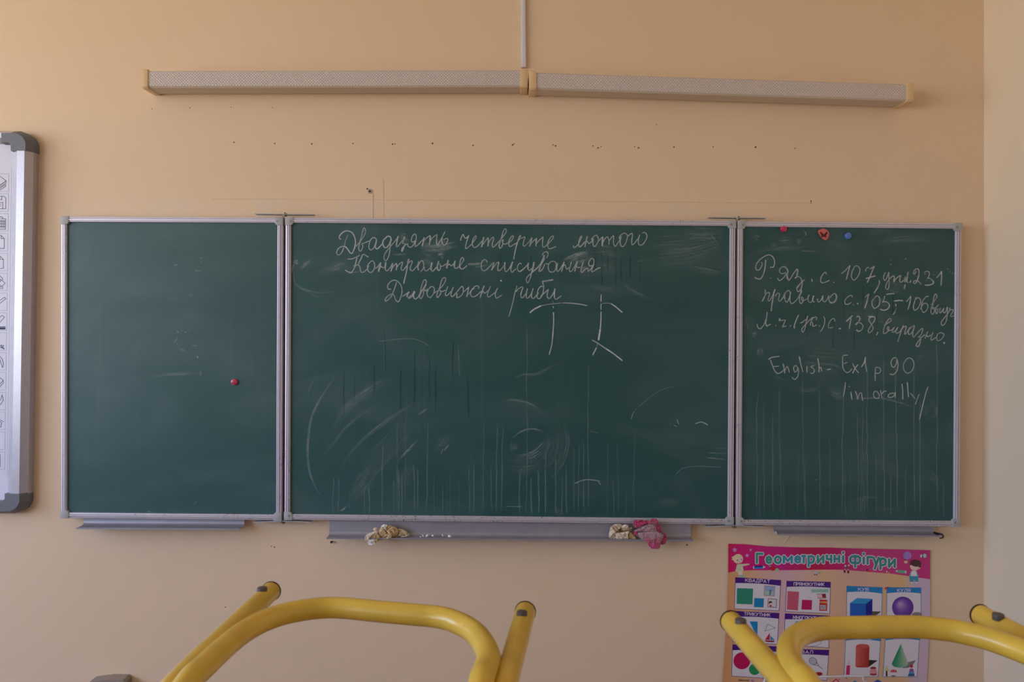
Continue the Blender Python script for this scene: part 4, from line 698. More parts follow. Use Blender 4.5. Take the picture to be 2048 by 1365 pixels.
rag('rag', 'pale yellow rag bunched into a loop, left of the pink rag', [
 (c2, "180,430 200,320 230,240 330,192 440,205 470,250 400,300 340,370 300,430 330,500 240,500 190,470", .055, .014, .004, .35, 21),
 (c2, "300,260 380,250 500,270 640,290 650,330 560,350 400,375 330,350", .042, .005, .003, .0, 22),
 (c2, "440,240 500,205 550,205 590,245 560,285 500,290 450,290", .055, .010, .002, .45, 23),
 (c2, "430,290 540,280 640,260 660,290 560,320 470,325", .052, .006, .002, .1, 26),
 (c2, "300,400 340,372 480,362 535,345 550,420 560,500 480,508 380,505 320,480", .060, .011, .002, .5, 24),
 (c2, "540,350 600,345 580,400 565,450 575,500 545,490 535,420", .064, .006, .001, .35, 27),
 (c2, "590,370 640,370 700,430 740,500 585,503", .054, .005, .001, .0, 25)], R1)
rag('rag', 'bright pink folded rag hanging over the right end of the centre tray', [
 (c2, "675,200 690,125 760,108 900,115 1000,135 1020,190 900,225 760,270 700,245", .066, .008, .003, .1, 31),
 (c2, "980,160 1050,85 1150,82 1190,140 1160,210 1080,190 1000,200", .070, .009, .002, .25, 32),
 (c2, "740,180 800,155 950,150 900,195 780,215", .075, -.002, .001, .0, 33),
 (c2, "700,330 820,275 980,205 1120,200 1165,330 1160,365 900,350 760,352", .070, .010, .0015, .95, 34, (0, 0)),
 (c2, "780,380 900,362 1160,352 1250,385 1310,430 1270,520 1240,600 1215,690 1100,700 1040,640 930,550 850,510 800,450", .078, .009, .0015, .95, 35, (0, .06), 2.0),
 (c2, "1150,150 1200,180 1260,290 1270,370 1200,355 1160,300", .066, .010, .003, .0, 36),
 (c2, "1250,410 1300,372 1355,415 1370,500 1330,600 1245,605 1270,500", .068, .010, .003, .0, 37),
 (c2, "680,345 760,352 800,440 890,510 760,440 700,400", .070, .006, .002, .0, 38),
 (c2, "960,560 1040,600 1085,650 1080,702 1020,665", .076, .007, .001, .0, 39)], R2)
# ------------------------------------------------------------------ magnets
def magnet(px, py, rpx, col, label, face=True):
    c = at(px, py, DS+.004); r = rpx/610; t = empty('magnet', (c.x, -DS, c.z), label, 'magnet')
    m = MB(); n = 28; pr = [(0, 1), (.0035, 1.0), (.0062, .93), (.0075, .75), (.008, .4), (.0081, 0.02)]
    for (h, f) in pr:
        for k in range(n):
            a = 2*math.pi*k/n; m.v.append(Vector((c.x+math.cos(a)*r*f, -DS-h, c.z+math.sin(a)*r*f))); m.c.append(0)
    for i in range(len(pr)-1):
        for k in range(n): m.f.append((i*n+k, i*n+(k+1) % n, (i+1)*n+(k+1) % n, (i+1)*n+k))
    m.f.append(tuple(range((len(pr)-1)*n, len(pr)*n))); m.f.append(tuple(range(n-1, -1, -1)))
    m.build('button', mat('magnet_'+label.split()[0], col, .25, coat=.4), t, autosmooth=True)
    dk = mat('magnet_print', tuple(v*.45 for v in col), .4)
    m = MB(); rot = math.radians(-20)
    def P(x, z): return Vector((c.x+(x*math.cos(rot)-z*math.sin(rot))*r, -DS-.0079, c.z+(x*math.sin(rot)+z*math.cos(rot))*r))
    for ex in (-.28, .28): m.tube([P(ex, .25), P(ex, .25)+Vector((0, -.0006, 0))], r*.11, 10)
    m.tube([P(.5*math.sin(a), -.5*math.cos(a)+.05) for a in [x*.25-1 for x in range(9)]], r*.06, 6)
    m.build('face_print', dk, t)
magnet(468.5, 764.5, 6.6, (205, 60, 105), 'pink round smiley magnet alone on the left chalkboard wing')
magnet(1567.5, 457.8, 6.3, (214, 40, 96), 'raspberry round magnet just below the top frame of the right chalkboard')
magnet(1696.5, 472, 6.5, (92, 130, 214), 'blue round smiley magnet near the top of the right chalkboard')
def px_poly(ox, oy, s, txt, d): return [at(ox+float(q.split(',')[0])/s, oy+float(q.split(',')[1])/s, d) for q in txt.split()]
hc = at(1648, 469, DS); t = empty('magnet', (hc.x, -DS, hc.z), 'salmon pink guitar-pick shaped magnet printed with a dark butterfly', 'magnet')
P = [xz(v) for v in catmull(px_poly(1550, 445, 12.047, "1035,220 1080,175 1160,152 1240,180 1290,230 1302,300 1280,370 1240,425 1200,432 1140,390 1080,310", DS+.004), 4, closed=True)]
m = MB(); m.prism(P, -DS-.007, -DS); m.build('body', mat('magnet_salmon', (214, 108, 104), .35, var=.15, vscale=200), t, bevel=.0016, autosmooth=True)
M_bf = mat('butterfly_print', (92, 16, 22), .5)
m = MB()
for poly in ("1175,295 1110,230 1085,222 1090,260 1120,320 1165,320", "1185,295 1225,240 1260,228 1262,262 1235,320 1195,325", "1168,315 1115,330 1118,358 1145,365 1172,340", "1190,315 1180,345 1210,365 1235,355 1232,330", "1172,280 1188,280 1188,350 1172,350"):
    m.prism([xz(v) for v in px_poly(1550, 445, 12.047, poly, DS+.007)], -DS-.0076, -DS-.0068)
m.build('butterfly_print', M_bf, t)
# ------------------------------------------------------------------ interactive whiteboard on the left
M_sb = mat('whiteboard_white', (222, 222, 240), .35)
M_sbf = mat('whiteboard_aluminium', (196, 194, 206), .34, .55, var=.06, vscale=60)
M_sbc = mat('whiteboard_corner', (112, 114, 124), .45, var=.08, vscale=40)
M_ink = mat('icon_ink', (92, 92, 132), .6); M_thin = mat('icon_box_line', (176, 176, 200), .6)
SD = .048
TRc, BRc = at(64.6, 262, SD-.012), at(52.6, 1028, SD-.012)
ax = (BRc-TRc).normalized(); W_ = 1.66
lx = Vector((ax.z, 0, -ax.x))*-1
if lx.x > 0: lx = -lx
TLc, BLc = TRc+lx*W_, BRc+lx*W_
cen = (TRc+TLc+BRc+BLc)/4
sb = empty('interactive_whiteboard', (cen.x, -.0, BRc.z), 'white interactive board with an icon column and silver frame at the left edge', 'whiteboard')
q = [xz(TLc), xz(TRc), xz(BRc), xz(BLc)]
RW = .066
PS = [(0, .0), (0, SD-.020), (.012, SD-.004), (.017, SD), (.0415, SD), (.043, SD-.0015), (RW-.001, SD-.018), (RW, SD-.021), (RW, .0)]
for (i, j) in ((0, 1), (1, 2), (2, 3), (3, 0)):
    va, vb = Vector(q[j]), Vector(q[i]); tt = (vb-va).normalized()*(.062 if i in (0, 2) else .050)
    m = sweep([tuple(va+tt), tuple(vb-tt)], [(u*(.66 if i in (0, 2) else 1), v) for u, v in PS]); m.build('frame_rail', M_sbf, sb)
def ins2(p, k):
    v = Vector(p); c = Vector((cen.x, cen.z)); return (v.x+(k if v.x < c.x else -k), v.y+(k if v.y < c.y else -k))
m = MB(); m.prism([(ins2(p, RW-.004)[0], ins2(p, RW*.66-.003)[1]) for p in q], -SD+.020, -.002); m.build('panel', M_sb, sb)
for i, p in enumerate(q):
    c_ = Vector((cen.x, cen.z)); sx = 1 if p[0] < c_.x else -1; sz = 1 if p[1] < c_.y else -1
    L1, L2 = .093, .068
    full = [(L1, -.001), (.043, -.001), (.026, .005), (.012, .015), (.003, .029), (-.001, .040), (-.001, L2), (RW+.001, L2), (RW+.001, .051), (RW+.006, .044), (L1, .044)]
    high = [(L1, .011), (.046, .011), (.034, .016), (.025, .022), (.018, .032), (.014, .042), (.014, L2), (RW-.004, L2), (RW-.004, .052), (RW+.003, .041), (L1, .041)]
    m = MB(); n = len(full)
    for (lst, d) in ((full, 0.0), (full, SD-.020), (high, SD+.0015)):
        for (u_, v_) in lst:
            m.v.append(Vector((p[0]+sx*u_, -d, p[1]+sz*v_))); m.c.append(0)
    for r_ in range(2):
        for k_ in range(n): m.f.append((r_*n+k_, r_*n+(k_+1) % n, (r_+1)*n+(k_+1) % n, (r_+1)*n+k_))
    m.f.append(tuple(range(2*n, 3*n))); m.f.append(tuple(range(n-1, -1, -1)))
    m.build('corner_cap', M_sbc, sb)
strip = None
ID = SD-.020+.0006
def line(mb, pts, wpx, d, closed=False):
    k = (CAMD-d)/F; P = [at(x, y, d) for x, y in pts]
    if closed: P.append(P[0])
    for a, c in zip(P[:-1], P[1:]):
        t = (c-a); 
        if t.length < 1e-7: continue
        t.normalize(); n = Vector((-t.z, 0, t.x))*wpx*k/2; t = t*wpx*k*.3
        mb.add([a-n-t, c-n+t, c+n+t, a+n-t], [(0, 1, 2, 3)])
m = MB(); k_ = at(0, 300, ID)
m.prism([xz(at(x, y, ID)) for x, y in ((-23, 335), (23, 335), (14, 955), (-32, 955))], -ID+.0001, -ID+.0006)
strip = m.build('icon_strip', mat('icon_strip_paper', (221, 221, 240), .36), sb)
icons = {
 'books': [[(-12,-2),(2,-14),(14,-4),(0,7),(-12,-2)],[(0,7),(14,-4),(14,0),(0,11),(0,7)],[(-12,5),(0,14),(13,4)],[(0,14),(0,18),(13,8),(13,4)]],
 'floppy': [[(-12,-14),(10,-14),(14,-10),(14,14),(-12,14),(-12,-14)],[(-6,-14),(-6,-6),(6,-6),(6,-14)],[(-8,14),(-8,0),(8,0),(8,14)],[(-5,4),(5,4)],[(-5,8),(5,8)]],
 'calendar': [[(-12,-8),(14,-8),(14,15),(-12,15),(-12,-8)],[(-8,-12),(8,-12),(8,-8)],[(0,-16),(4,-12)]]+[[(x,y),(x+3,y),(x+3,y+3),(x,y+3),(x,y)] for x in (-8,-2,4,9) for y in (-4,2,8)],
 'page': [[(-10,-15),(6,-15),(12,-8),(12,14),(-10,14),(-10,-15)],[(6,-15),(6,-8),(12,-8)]],
 'page_mark': [[(-10,-13),(4,-13),(11,-6),(11,14),(-10,14),(-10,-13)],[(4,-13),(4,-6),(11,-6)],[(-4,2),(3,2),(3,5),(-4,5)]],
 'page_arrow': [[(-10,-14),(4,-14),(10,-8),(10,-4)],[(10,10),(10,15),(-10,15),(-10,-14)],[(-2,-1),(6,-1),(6,-6),(15,3),(6,12),(6,7),(-2,7)]],
 'pen': [[(-4,4),(14,-10),(17,-7),(0,8),(-4,4)],[(-4,10),(4,14),(2,18),(-4,16)]],
 'marker': [[(-6,2),(10,-14),(15,-10),(0,8)],[(-12,12),(16,12)],[(-12,15),(16,15)],[(-12,16),(16,16)]],
 'pointer': [[(8,8),(8,15),(10,13),(14,17),(15,16),(11,12),(14,9),(8,8)],[(8,9),(12,14)]],
 'arc': [[(-4,-14),(6,-12),(12,-4),(14,6),(12,14)],[(-2,-10),(6,-6),(9,4),(12,14)]],
 'cube': [[(-6,-6),(2,-13),(14,-2),(6,8),(-6,-6)],[(14,-2),(14,4),(6,14),(6,8)],[(6,14),(-6,2),(-6,-6)]],
 'moon': [[(12,-14),(15,-2),(8,9),(-4,13),(-8,10)],[(12,-14),(10,-4),(4,4),(-8,6)]],
 'bucket': [[(-6,4),(4,-2),(12,4),(10,14),(-2,17),(-8,10),(-6,4)],[(-8,-2),(6,-4),(16,2)],[(0,-8),(4,-2)]],
 'digit': [[(-2,-8),(4,-14),(8,-14),(8,14),(3,14),(3,-6),(-1,-4),(-2,-8)]],
 'square': [[(-12,-14),(10,-14),(10,14),(-12,14),(-12,-14)]],
}
for i, (nm, L) in enumerate(icons.items()):
    cy = 365.5+39.75*i; xr_ = 17.6-(cy-365)*.0143; cx_ = xr_-18
    mb = MB(); line(mb, [(cx_-17.5, cy-17.5), (xr_, cy-17.5), (xr_-.3, cy+17.5), (cx_-18, cy+17.5)], .8, ID+.0001, True)
    mb.build('icon_box', M_thin, strip)
    mb = MB()
    for Ls in L: line(mb, [(cx_+x-1.5, cy+y*.9) for x, y in Ls], 2.4 if nm == 'marker' and len(Ls) == 2 else 1.1, ID+.0002)
    mb.build('icon_drawing', M_ink, strip)
# ------------------------------------------------------------------ poster
cr0 = (1440, 1080, 4.655); cr5 = (1450, 1085, 9.752); cr6 = (1650, 1085, 8.805); cr7 = (1440, 1215, 9.1); cr8 = (1650, 1230, 9.309)
def cp(c, txt): return [(c[0]+float(q.split(',')[0])/c[2], c[1]+float(q.split(',')[1])/c[2]) for q in txt.split()]
PD = .0045
po = empty('poster', at(1652, 1388, 0), 'pink and peach paper poster of geometric figures taped below the right chalkboard', 'poster')
def ramp_print(name, stops, rough=.32):
    m = mat(name, (200, 200, 200), rough); N = m.node_tree; b = N.nodes['Principled BSDF']
    g = N.nodes.new('ShaderNodeNewGeometry'); s = N.nodes.new('ShaderNodeSeparateXYZ'); N.links.new(g.outputs['Position'], s.inputs[0])
    r = N.nodes.new('ShaderNodeMapRange'); r.inputs[1].default_value = at(1440, 0).x; r.inputs[2].default_value = at(1870, 0).x; N.links.new(s.outputs['X'], r.inputs[0])
    cr_ = N.nodes.new('ShaderNodeValToRGB'); e = cr_.color_ramp.elements
    e[0].position = stops[0][0]; e[0].color = lin(stops[0][1]); e[1].position = stops[-1][0]; e[1].color = lin(stops[-1][1])
    for p_, c_ in stops[1:-1]: x = e.new(p_); x.color = lin(c_)
    N.links.new(r.outputs[0], cr_.inputs[0]); N.links.new(cr_.outputs[0], b.inputs['Base Color']); return m
sheet = cp(cr5, "65,30 400,40 800,80 1500,104 2048,106") + cp(cr6, "300,106 900,118 1400,128 1855,142 1852,650 1850,1300") + cp(cr8, "1935,420 1895,1230 1878,1480") + [(1652, 1384), (1443, 1381)] + cp(cr7, "50,1300 95,600 130,0") + cp(cr5, "60,600")
m = MB(); m.prism([xz(at(x, y, PD)) for x, y in sheet], -PD, -PD+.0012)
m.build('sheet', ramp_print('poster_ground', [(0, (216, 150, 100)), (.12, (226, 176, 128)), (.30, (220, 180, 190)), (.48, (228, 184, 146)), (.62, (222, 176, 160)), (.85, (228, 184, 132)), (.90, (214, 186, 200)), (1, (206, 186, 214))]), po)
band = cp(cr5, "66,32 400,42 800,82 1500,106 2048,108") + cp(cr6, "300,108 900,120 1400,130 1852,144 1850,655 1650,625 1480,600 1200,560 900,535 600,510 300,487 0,485") + cp(cr5, "1200,548 800,548 500,549 200,566 60,596")
m = MB(); m.prism([xz(at(x, y, PD)) for x, y in band], -PD-.0002, -PD+.0002)
m.build('title_band', ramp_print('poster_magenta', [(0, (206, 10, 60)), (.1, (216, 10, 120)), (.28, (206, 20, 130)), (.42, (196, 6, 72)), (.55, (202, 10, 110)), (.7, (206, 60, 130)), (1, (206, 40, 130))]), po)
MC = {}
def pm(col):
    if col not in MC: MC[col] = mat('print_%02d' % len(MC), col, .32)
    return MC[col]
LAY = [0]
class Art:
    def __init__(s, parent, name='printed_picture'): s.p = parent; s.n = name; s.d = {}
    def poly(s, c, pts, col):
        if isinstance(pts, str): pts = cp(c, pts)
        LAY[0] += 1; d = PD+.00055+(LAY[0] % 60)*1.2e-5
        mb = s.d.setdefault(col, MB()); mb.add([at(x, y, d) for x, y in pts], [tuple(range(len(pts)))])
    def ell(s, c, cx, cy, rx, ry, col, rot=0, a0=0, a1=2*math.pi):
        P = []
        for i in range(25 if a1-a0 < 6.2 else 24):
            a = a0+(a1-a0)*i/24; x = math.cos(a)*rx; y = math.sin(a)*ry
            P.append((c[0]+(cx+x*math.cos(rot)-y*math.sin(rot))/c[2], c[1]+(cy+x*math.sin(rot)+y*math.cos(rot))/c[2]))
        s.poly(c, P, col)
    def line(s, c, pts, w, col):
        P = cp(c, pts) if isinstance(pts, str) else pts
        LAY[0] += 1; d = PD+.00055+(LAY[0] % 60)*1.2e-5
        line(s.d.setdefault(col, MB()), P, w, d)
    def flush(s):
        for col, mb in s.d.items(): mb.build(s.n, pm(col), s.p)
O_ = ' '.join('%.3f,%.3f' % (.5+.5*math.sin(i*math.pi/8), .5-.5*math.cos(i*math.pi/8)) for i in range(17))
FONT = {'К': ['0,0 0,1', '1,0 0,.56', '.28,.42 1,1'], 'В': ['0,0 0,1', '0,0 .68,0 .86,.1 .86,.36 .68,.48 0,.48', '.68,.48 1,.6 1,.88 .8,1 0,1'], 'А': ['0,1 .5,0 1,1', '.18,.68 .82,.68'],
 'Д': ['0,1.16 0,.95 1,.95 1,1.16', '.14,.95 .34,0 .86,0 .86,.95'], 'Р': ['0,1 0,0 .75,0 1,.13 1,.42 .75,.55 0,.55'], 'Т': ['0,0 1,0', '.5,0 .5,1'], 'П': ['0,1 0,0 1,0 1,1'],
 'Я': ['1,1 1,0 .3,0 0,.13 0,.42 .3,.55 1,.55', '.5,.55 0,1'], 'М': ['0,1 0,0 .5,.72 1,0 1,1'], 'О': [O_], 'У': ['0,0 .52,.62', '1,0 .52,.62 .3,.95 .05,1'], 'Н': ['0,0 0,1', '1,0 1,1', '0,.5 1,.5'],
 'И': ['0,0 0,1 1,0 1,1'], 'Г': ['0,1 0,0 .95,0'], 'Л': ['0,1 .16,.92 .34,0 1,0 1,1'], 'Ц': ['0,0 0,1 1.05,1 1.05,1.2', '.88,0 .88,1'], 'І': ['.5,0 .5,1'], 'Б': ['.95,0 0,0 0,1 .75,1 1,.87 1,.6 .75,.46 0,.46'],
 'С': ['1,.16 .7,0 .3,0 0,.3 0,.7 .3,1 .7,1 1,.84'], 'З': ['0,.12 .4,0 .85,.1 .9,.35 .4,.48 1,.6 1,.88 .5,1 0,.88'],
 'е': ['.02,.5 1,.5 .93,.2 .5,0 .1,.2 0,.5 .1,.85 .5,1 .95,.88'], 'ч': ['0,0 0,.38 .2,.56 1,.5', '1,0 1,1'], 'і': ['.5,.42 .5,1', '.5,.0 .5,.04'], 'р': ['0,.02 0,1', '0,.14 .45,0 .9,.1 1,.32 .85,.58 .4,.66 0,.56'],
 'у': ['0,0 .5,.58', '1,0 .22,1'], 'ф': ['.5,0 .5,1', '.5,.12 .2,.06 0,.2 0,.5 .2,.68 .5,.62', '.5,.12 .8,.06 1,.2 1,.5 .8,.68 .5,.62'], 'а': [O_], 'к': ['0,0 0,1', '1,0 0,.56', '.28,.42 1,1']}
for lo_c, up_c in (('г', 'Г'), ('о', 'О'), ('м', 'М'), ('т', 'Т'), ('и', 'И'), ('н', 'Н'), ('д', 'Д'), ('в', 'В'), ('ц', 'Ц')): FONT[lo_c] = FONT[up_c]
WID = {'М': 1.25, 'м': 1.25, 'І': .3, 'і': .3, 'Г': .8, 'Ц': 1.1, 'Д': 1.15}
def letter(mb, ch, quad, wpx, d):
    """one letter drawn with round-ended strokes inside the quad TL TR BR BL; each stroke piece is a flat quad with a disc at its joints"""
    TL, TR_, BR_, BL_ = [Vector(p) for p in quad]; i_ = 0
    for st in FONT[ch]:
        P = []
        for q_ in st.split():
            u, t = (float(v) for v in q_.split(',')); p = (TL*(1-u)+TR_*u)*(1-t)+(BL_*(1-u)+BR_*u)*t; P.append((p.x, p.y))
        for a_, b_ in zip(P[:-1], P[1:]):
            i_ += 1; LETN[0] += 1; line(mb, [a_, b_], wpx, d+(LETN[0] % 37)*1.2e-6)
        if wpx > 1.2:
            for (x, y) in P:
                LETN[0] += 1; k_ = wpx/2
                mb.add([at(x+k_*math.cos(j*math.pi/5), y+k_*math.sin(j*math.pi/5), d+5e-5+(LETN[0] % 37)*1.2e-6) for j in range(10)], [tuple(range(10))])
LETN = [0]
def quad_text(mb, txt, quad, off, d, wpx=1.2):
    TL, TR_, BR_, BL_ = [Vector(p) for p in quad]; ws = [WID.get(c, 1.0) for c in txt]; gap = .38; tot = sum(ws)+gap*(len(txt)-1); x = 0
    for ch, w_ in zip(txt, ws):
        u0, u1 = x/tot, (x+w_)/tot; x += w_+gap
        letter(mb, ch, (TL*(1-u0)+TR_*u0, TL*(1-u1)+TR_*u1, BL_*(1-u1)+BR_*u1, BL_*(1-u0)+BR_*u0), wpx, d)
# title lettering, letter by letter
T1 = [("Г", cr5, 595,200,762,425), ("е", cr5, 785,255,925,432), ("о", cr5, 950,255,1112,432), ("м", cr5, 1122,250,1328,425), ("е", cr5, 1343,250,1492,422), ("т", cr5, 1480,243,1592,425), ("р", cr5, 1604,243,1762,498), ("и", cr5, 1785,245,1945,425),
      ("ч", cr6, 8,212,132,378), ("н", cr6, 145,216,272,372), ("і", cr6, 290,158,350,372), ("ф", cr6, 422,212,640,455), ("і", cr6, 648,178,716,398), ("г", cr6, 728,240,850,402), ("у", cr6, 832,250,968,492), ("р", cr6, 952,262,1092,494), ("и", cr6, 1105,280,1252,458)]
mo, mi = MB(), MB()
for (ch, c, x0, y0, x1, y1) in T1:
    sk = .02*(x1-x0); h_ = 2.7*c[2]
    bx0, bx1, by0, by1 = x0+h_, x1-h_, y0+h_, y1-h_
    if ch in 'і': bx0 = bx1 = (x0+x1)/2; bx0 -= 1; bx1 += 1
    quad = cp(c, f"{bx0},{by0} {bx1},{by0+sk} {bx1},{by1+sk} {bx0},{by1}")
    letter(mo, ch, quad, 7.6, PD+.0005); letter(mi, ch, quad, 4.7, PD+.0008)
ttl = mo.build('title_outline', pm((232, 222, 232)), po); mi.build('title_lettering', ramp_print('poster_teal', [(0, (50, 150, 120)), (.25, (58, 158, 140)), (.33, (66, 150, 186)), (.45, (60, 158, 150)), (.6, (60, 140, 150)), (1, (50, 146, 112))]), ttl)
# band decoration
A = Art(po, 'printed_decoration')
def star(c, x, y, r, col):
    P = []
    for i in range(10):
        a = math.pi*i/5-math.pi/2; rr = r if i % 2 == 0 else r*.5; P.append((c[0]+(x+rr*math.cos(a))/c[2], c[1]+(y+rr*math.sin(a))/c[2]))
    A.poly(c, P, col)
star(cr5, 190,152,52,(196, 156, 214)); star(cr5, 500,152,32,(206, 150, 200)); star(cr5, 430,262,42,(196, 160, 216))
skin = (240, 206, 190); blond = (232, 214, 172)
A.poly(cr5, "235,430 340,425 365,555 300,590 200,575", (206, 216, 176)); A.poly(cr5, "330,430 430,418 450,450 360,470", (206, 216, 176)); A.poly(cr5, "430,418 490,428 455,448", skin)
A.poly(cr5, "245,580 340,570 350,640 270,645", (240, 214, 206)); A.poly(cr5, "275,640 375,650 360,690 280,690", (150, 196, 168))
A.ell(cr5, 255,325,98,92,blond); A.poly(cr5, "170,270 120,300 150,310 125,345 165,350 180,385 220,400 240,260", blond); A.ell(cr5, 282,345,66,66,skin)
A.ell(cr5, 247,353,10,13,(70, 56, 70)); A.ell(cr5, 322,340,9,13,(70, 56, 70)); A.ell(cr5, 292,388,12,4,(196, 110, 110)); A.poly(cr5, "200,250 290,235 345,290 330,300 280,285 225,320 200,330", blond)
A.poly(cr5, "560,465 740,458 740,492 565,492", (20, 30, 120)); A.poly(cr5, "565,490 740,486 740,518 568,522", (40, 130, 206)); A.poly(cr5, "740,460 790,487 740,518", (214, 206, 226)); A.poly(cr5, "545,470 568,466 570,522 550,520", (222, 206, 226))
A.ell(cr5, 938,515,48,44,(206, 14, 44)); A.ell(cr5, 1015,540,38,30,(170, 196, 160)); A.ell(cr5, 875,468,26,18,(120, 150, 140)); A.poly(cr5, "1030,525 1075,515 1060,535", (90, 130, 90))
A.ell(cr5, 1770,595,38,32,(196, 196, 206)); A.ell(cr5, 1750,635,14,12,(90, 70, 76)); A.ell(cr5, 1790,635,14,12,(90, 70, 76)); A.ell(cr5, 1830,598,22,12,(170, 160, 160))
A.ell(cr6, 385,440,34,44,(150, 70, 90)); A.ell(cr6, 358,420,16,22,(226, 196, 206)); A.ell(cr6, 418,410,14,18,(226, 196, 206)); A.ell(cr6, 345,515,17,30,(120, 10, 50)); A.ell(cr6, 410,525,17,30,(120, 10, 50)); A.ell(cr6, 350,480,12,10,(226,196,206)); A.ell(cr6, 408,485,12,10,(226,196,206))
A.ell(cr6, 742,492,16,14,(70, 20, 30)); A.ell(cr6, 772,510,26,16,(196, 60, 60), .5); A.ell(cr6, 1088,522,14,14,(226, 206, 196)); A.ell(cr6, 1125,540,18,12,(206, 160, 100), .4)
A.poly(cr6, "1235,510 1275,485 1280,535", (222, 206, 216)); A.poly(cr6, "1270,488 1420,500 1410,555 1272,538", (110, 176, 150)); A.ell(cr6, 1420,528,18,28,(196, 206, 196))
A.ell(cr6, 1450,235,74,72,(160, 136, 214)); A.ell(cr6, 1460,240,38,70,(206, 110, 190)); A.ell(cr6, 1448,235,16,72,(140, 150, 226)); A.line(cr6, "1400,300 1410,335", .5, (120,60,90)); A.line(cr6, "1480,300 1450,335", .5, (120,60,90)); A.poly(cr6, "1390,330 1460,330 1445,375 1400,372", (232, 214, 160))
A.ell(cr6, 1695,245,20,30,(222, 206, 222)); A.ell(cr6, 1755,240,34,38,(176, 206, 214)); A.ell(cr6, 1720,255,10,22,(90, 60, 90))
A.poly(cr6, "1510,600 1640,600 1640,700 1590,700 1575,640 1545,700 1500,700 1485,600", (60, 150, 190)); A.poly(cr6, "1525,505 1605,505 1640,600 1510,600", (232, 226, 230)); A.poly(cr6, "1520,500 1510,600 1485,590", (150, 186, 206)); A.poly(cr6, "1605,505 1660,600 1625,600", (110, 160, 190))
A.ell(cr6, 1525,712,22,12,(230,230,236)); A.ell(cr6, 1612,712,24,12,(230,230,236))
A.ell(cr6, 1580,425,84,78,(240, 200, 190)); A.ell(cr6, 1598,370,98,62,(84, 40, 44), .15); A.poly(cr6, "1500,350 1560,330 1690,370 1685,440 1655,450 1640,400 1575,385 1545,395 1500,410", (84, 40, 44)); A.ell(cr6, 1525,425,12,16,(80, 70, 80)); A.ell(cr6, 1605,440,12,16,(80, 70, 80)); A.ell(cr6, 1558,480,12,4,(196, 110, 110)); A.ell(cr6, 1662,462,14,18,(240, 200, 190))
A.ell(cr6, 1075,815,24,22,(206, 60, 70)); A.ell(cr6, 1105,800,16,10,(60, 20, 30))
A.poly(cr8, "130,1257 205,1190 275,1257 275,1500 130,1500", (206, 30, 70)); A.poly(cr8, "160,1257 205,1215 245,1257 245,1500 160,1500", (232, 170, 180)); A.poly(cr8, "515,1257 555,1225 600,1257 600,1500 515,1500", (40, 150, 190)); A.poly(cr8, "905,1257 985,1205 1060,1257 1060,1500 905,1500", (60, 96, 160)); A.ell(cr8, 262,1210,12,8,(70,30,50))
A.poly(cr7, "555,1305 625,1305 625,1400 555,1400", (186, 176, 206)); A.ell(cr7, 590,1345,24,20,(216, 20, 110)); A.ell(cr7, 590,1345,9,8,(240,220,230))
A.flush()
mb = MB(); quad_text(mb, 'Видавництво', cp(cr7, "340,1322 530,1329 530,1347 340,1340"), 0, PD+.0006, .45)
mb.build('imprint_lettering', pm((70, 46, 60)), po)
def panel(label, TL, TR_, BR_, BL_, hdr, text, tquad, headcol, curve):
    """corners in photo pixels; hdr = header height in px, curve = sag of the header"""
    Q = [Vector(v) for v in (TL, TR_, BR_, BL_)]
    LAY[0] = 0
    mb = MB(); mb.prism([xz(at(v.x, v.y, PD)) for v in Q], -PD-.0003, -PD+.0001); p = mb.build('picture_panel', pm((226, 218, 226)), po); p['label'] = label
    mb = MB(); N_ = 12; up = [Q[0]*(1-i/N_)+Q[1]*(i/N_) for i in range(N_+1)]
    lo_ = [u+Vector((0, hdr-curve*math.sin(math.pi*i/N_)+ (0))) for i, u in enumerate(up)]
    mb.add([at(v.x, v.y, PD+.0004) for v in up+lo_[::-1]], [tuple(range(2*N_+2))]); mb.build('header_band', pm(headcol), p)
    mb = MB(); line(mb, [tuple(v) for v in Q], .9, PD+.00045, True); mb.build('border', pm(headcol if headcol[2] < 130 else (40, 120, 180)), p)
    mb = MB(); quad_text(mb, text, tquad, .03, PD+.0006); mb.build('lettering', pm((222, 206, 222)), p)
    return p, Art(p)
PUR = (74, 14, 128); BLU = (10, 130, 196)
def one(c, x, y): return (c[0]+x/c[2], c[1]+y/c[2])
p, A = panel('panel with a large green and a small blue square', one(cr5,205,690), one(cr5,1090,745), one(cr5,1055,1340), one(cr5,182,1300), 11.2, 'КВАДРАТ', cp(cr5, "400,715 875,738 872,800 398,770"), PUR, 1.8)
A.poly(cr5, "235,898 548,908 535,1215 225,1205", (44, 142, 116)); A.poly(cr5, "572,1090 760,1100 750,1275 565,1268", (20, 132, 190)); A.poly(cr5, "768,842 978,860 968,1060 755,1050", (190, 150, 160)); A.poly(cr5, "782,860 965,876 955,1042 772,1032", (150, 176, 216)); A.poly(cr5, "780,950 960,966 955,1042 772,1032", (170, 200, 190))
A.poly(cr5, "862,1030 872,960 840,920 876,945 890,905 896,950 930,915 900,965 890,1030", (90, 110, 150)); A.poly(cr5, "835,1095 1015,1110 1005,1285 828,1270", (150, 120, 130)); A.poly(cr5, "848,1108 1000,1122 992,1270 842,1256", (214, 206, 214)); A.ell(cr5, 885,1185,34,32,(30, 16, 26)); A.ell(cr5, 892,1205,22,20,(240, 200, 190)); A.poly(cr5, "872,1225 910,1225 910,1262 870,1258", (196, 30, 50)); A.flush()
p, A = panel('panel with a tall rose rectangle, a crimson square, ruler and red book', one(cr5,1205,760), one(cr6,98,705), one(cr6,82,1262), one(cr7,1190,80), 11.6, 'ПРЯМОКУТНИК', cp(cr5, "1345,788 1935,798 1932,852 1343,845"), PUR, 1.6)
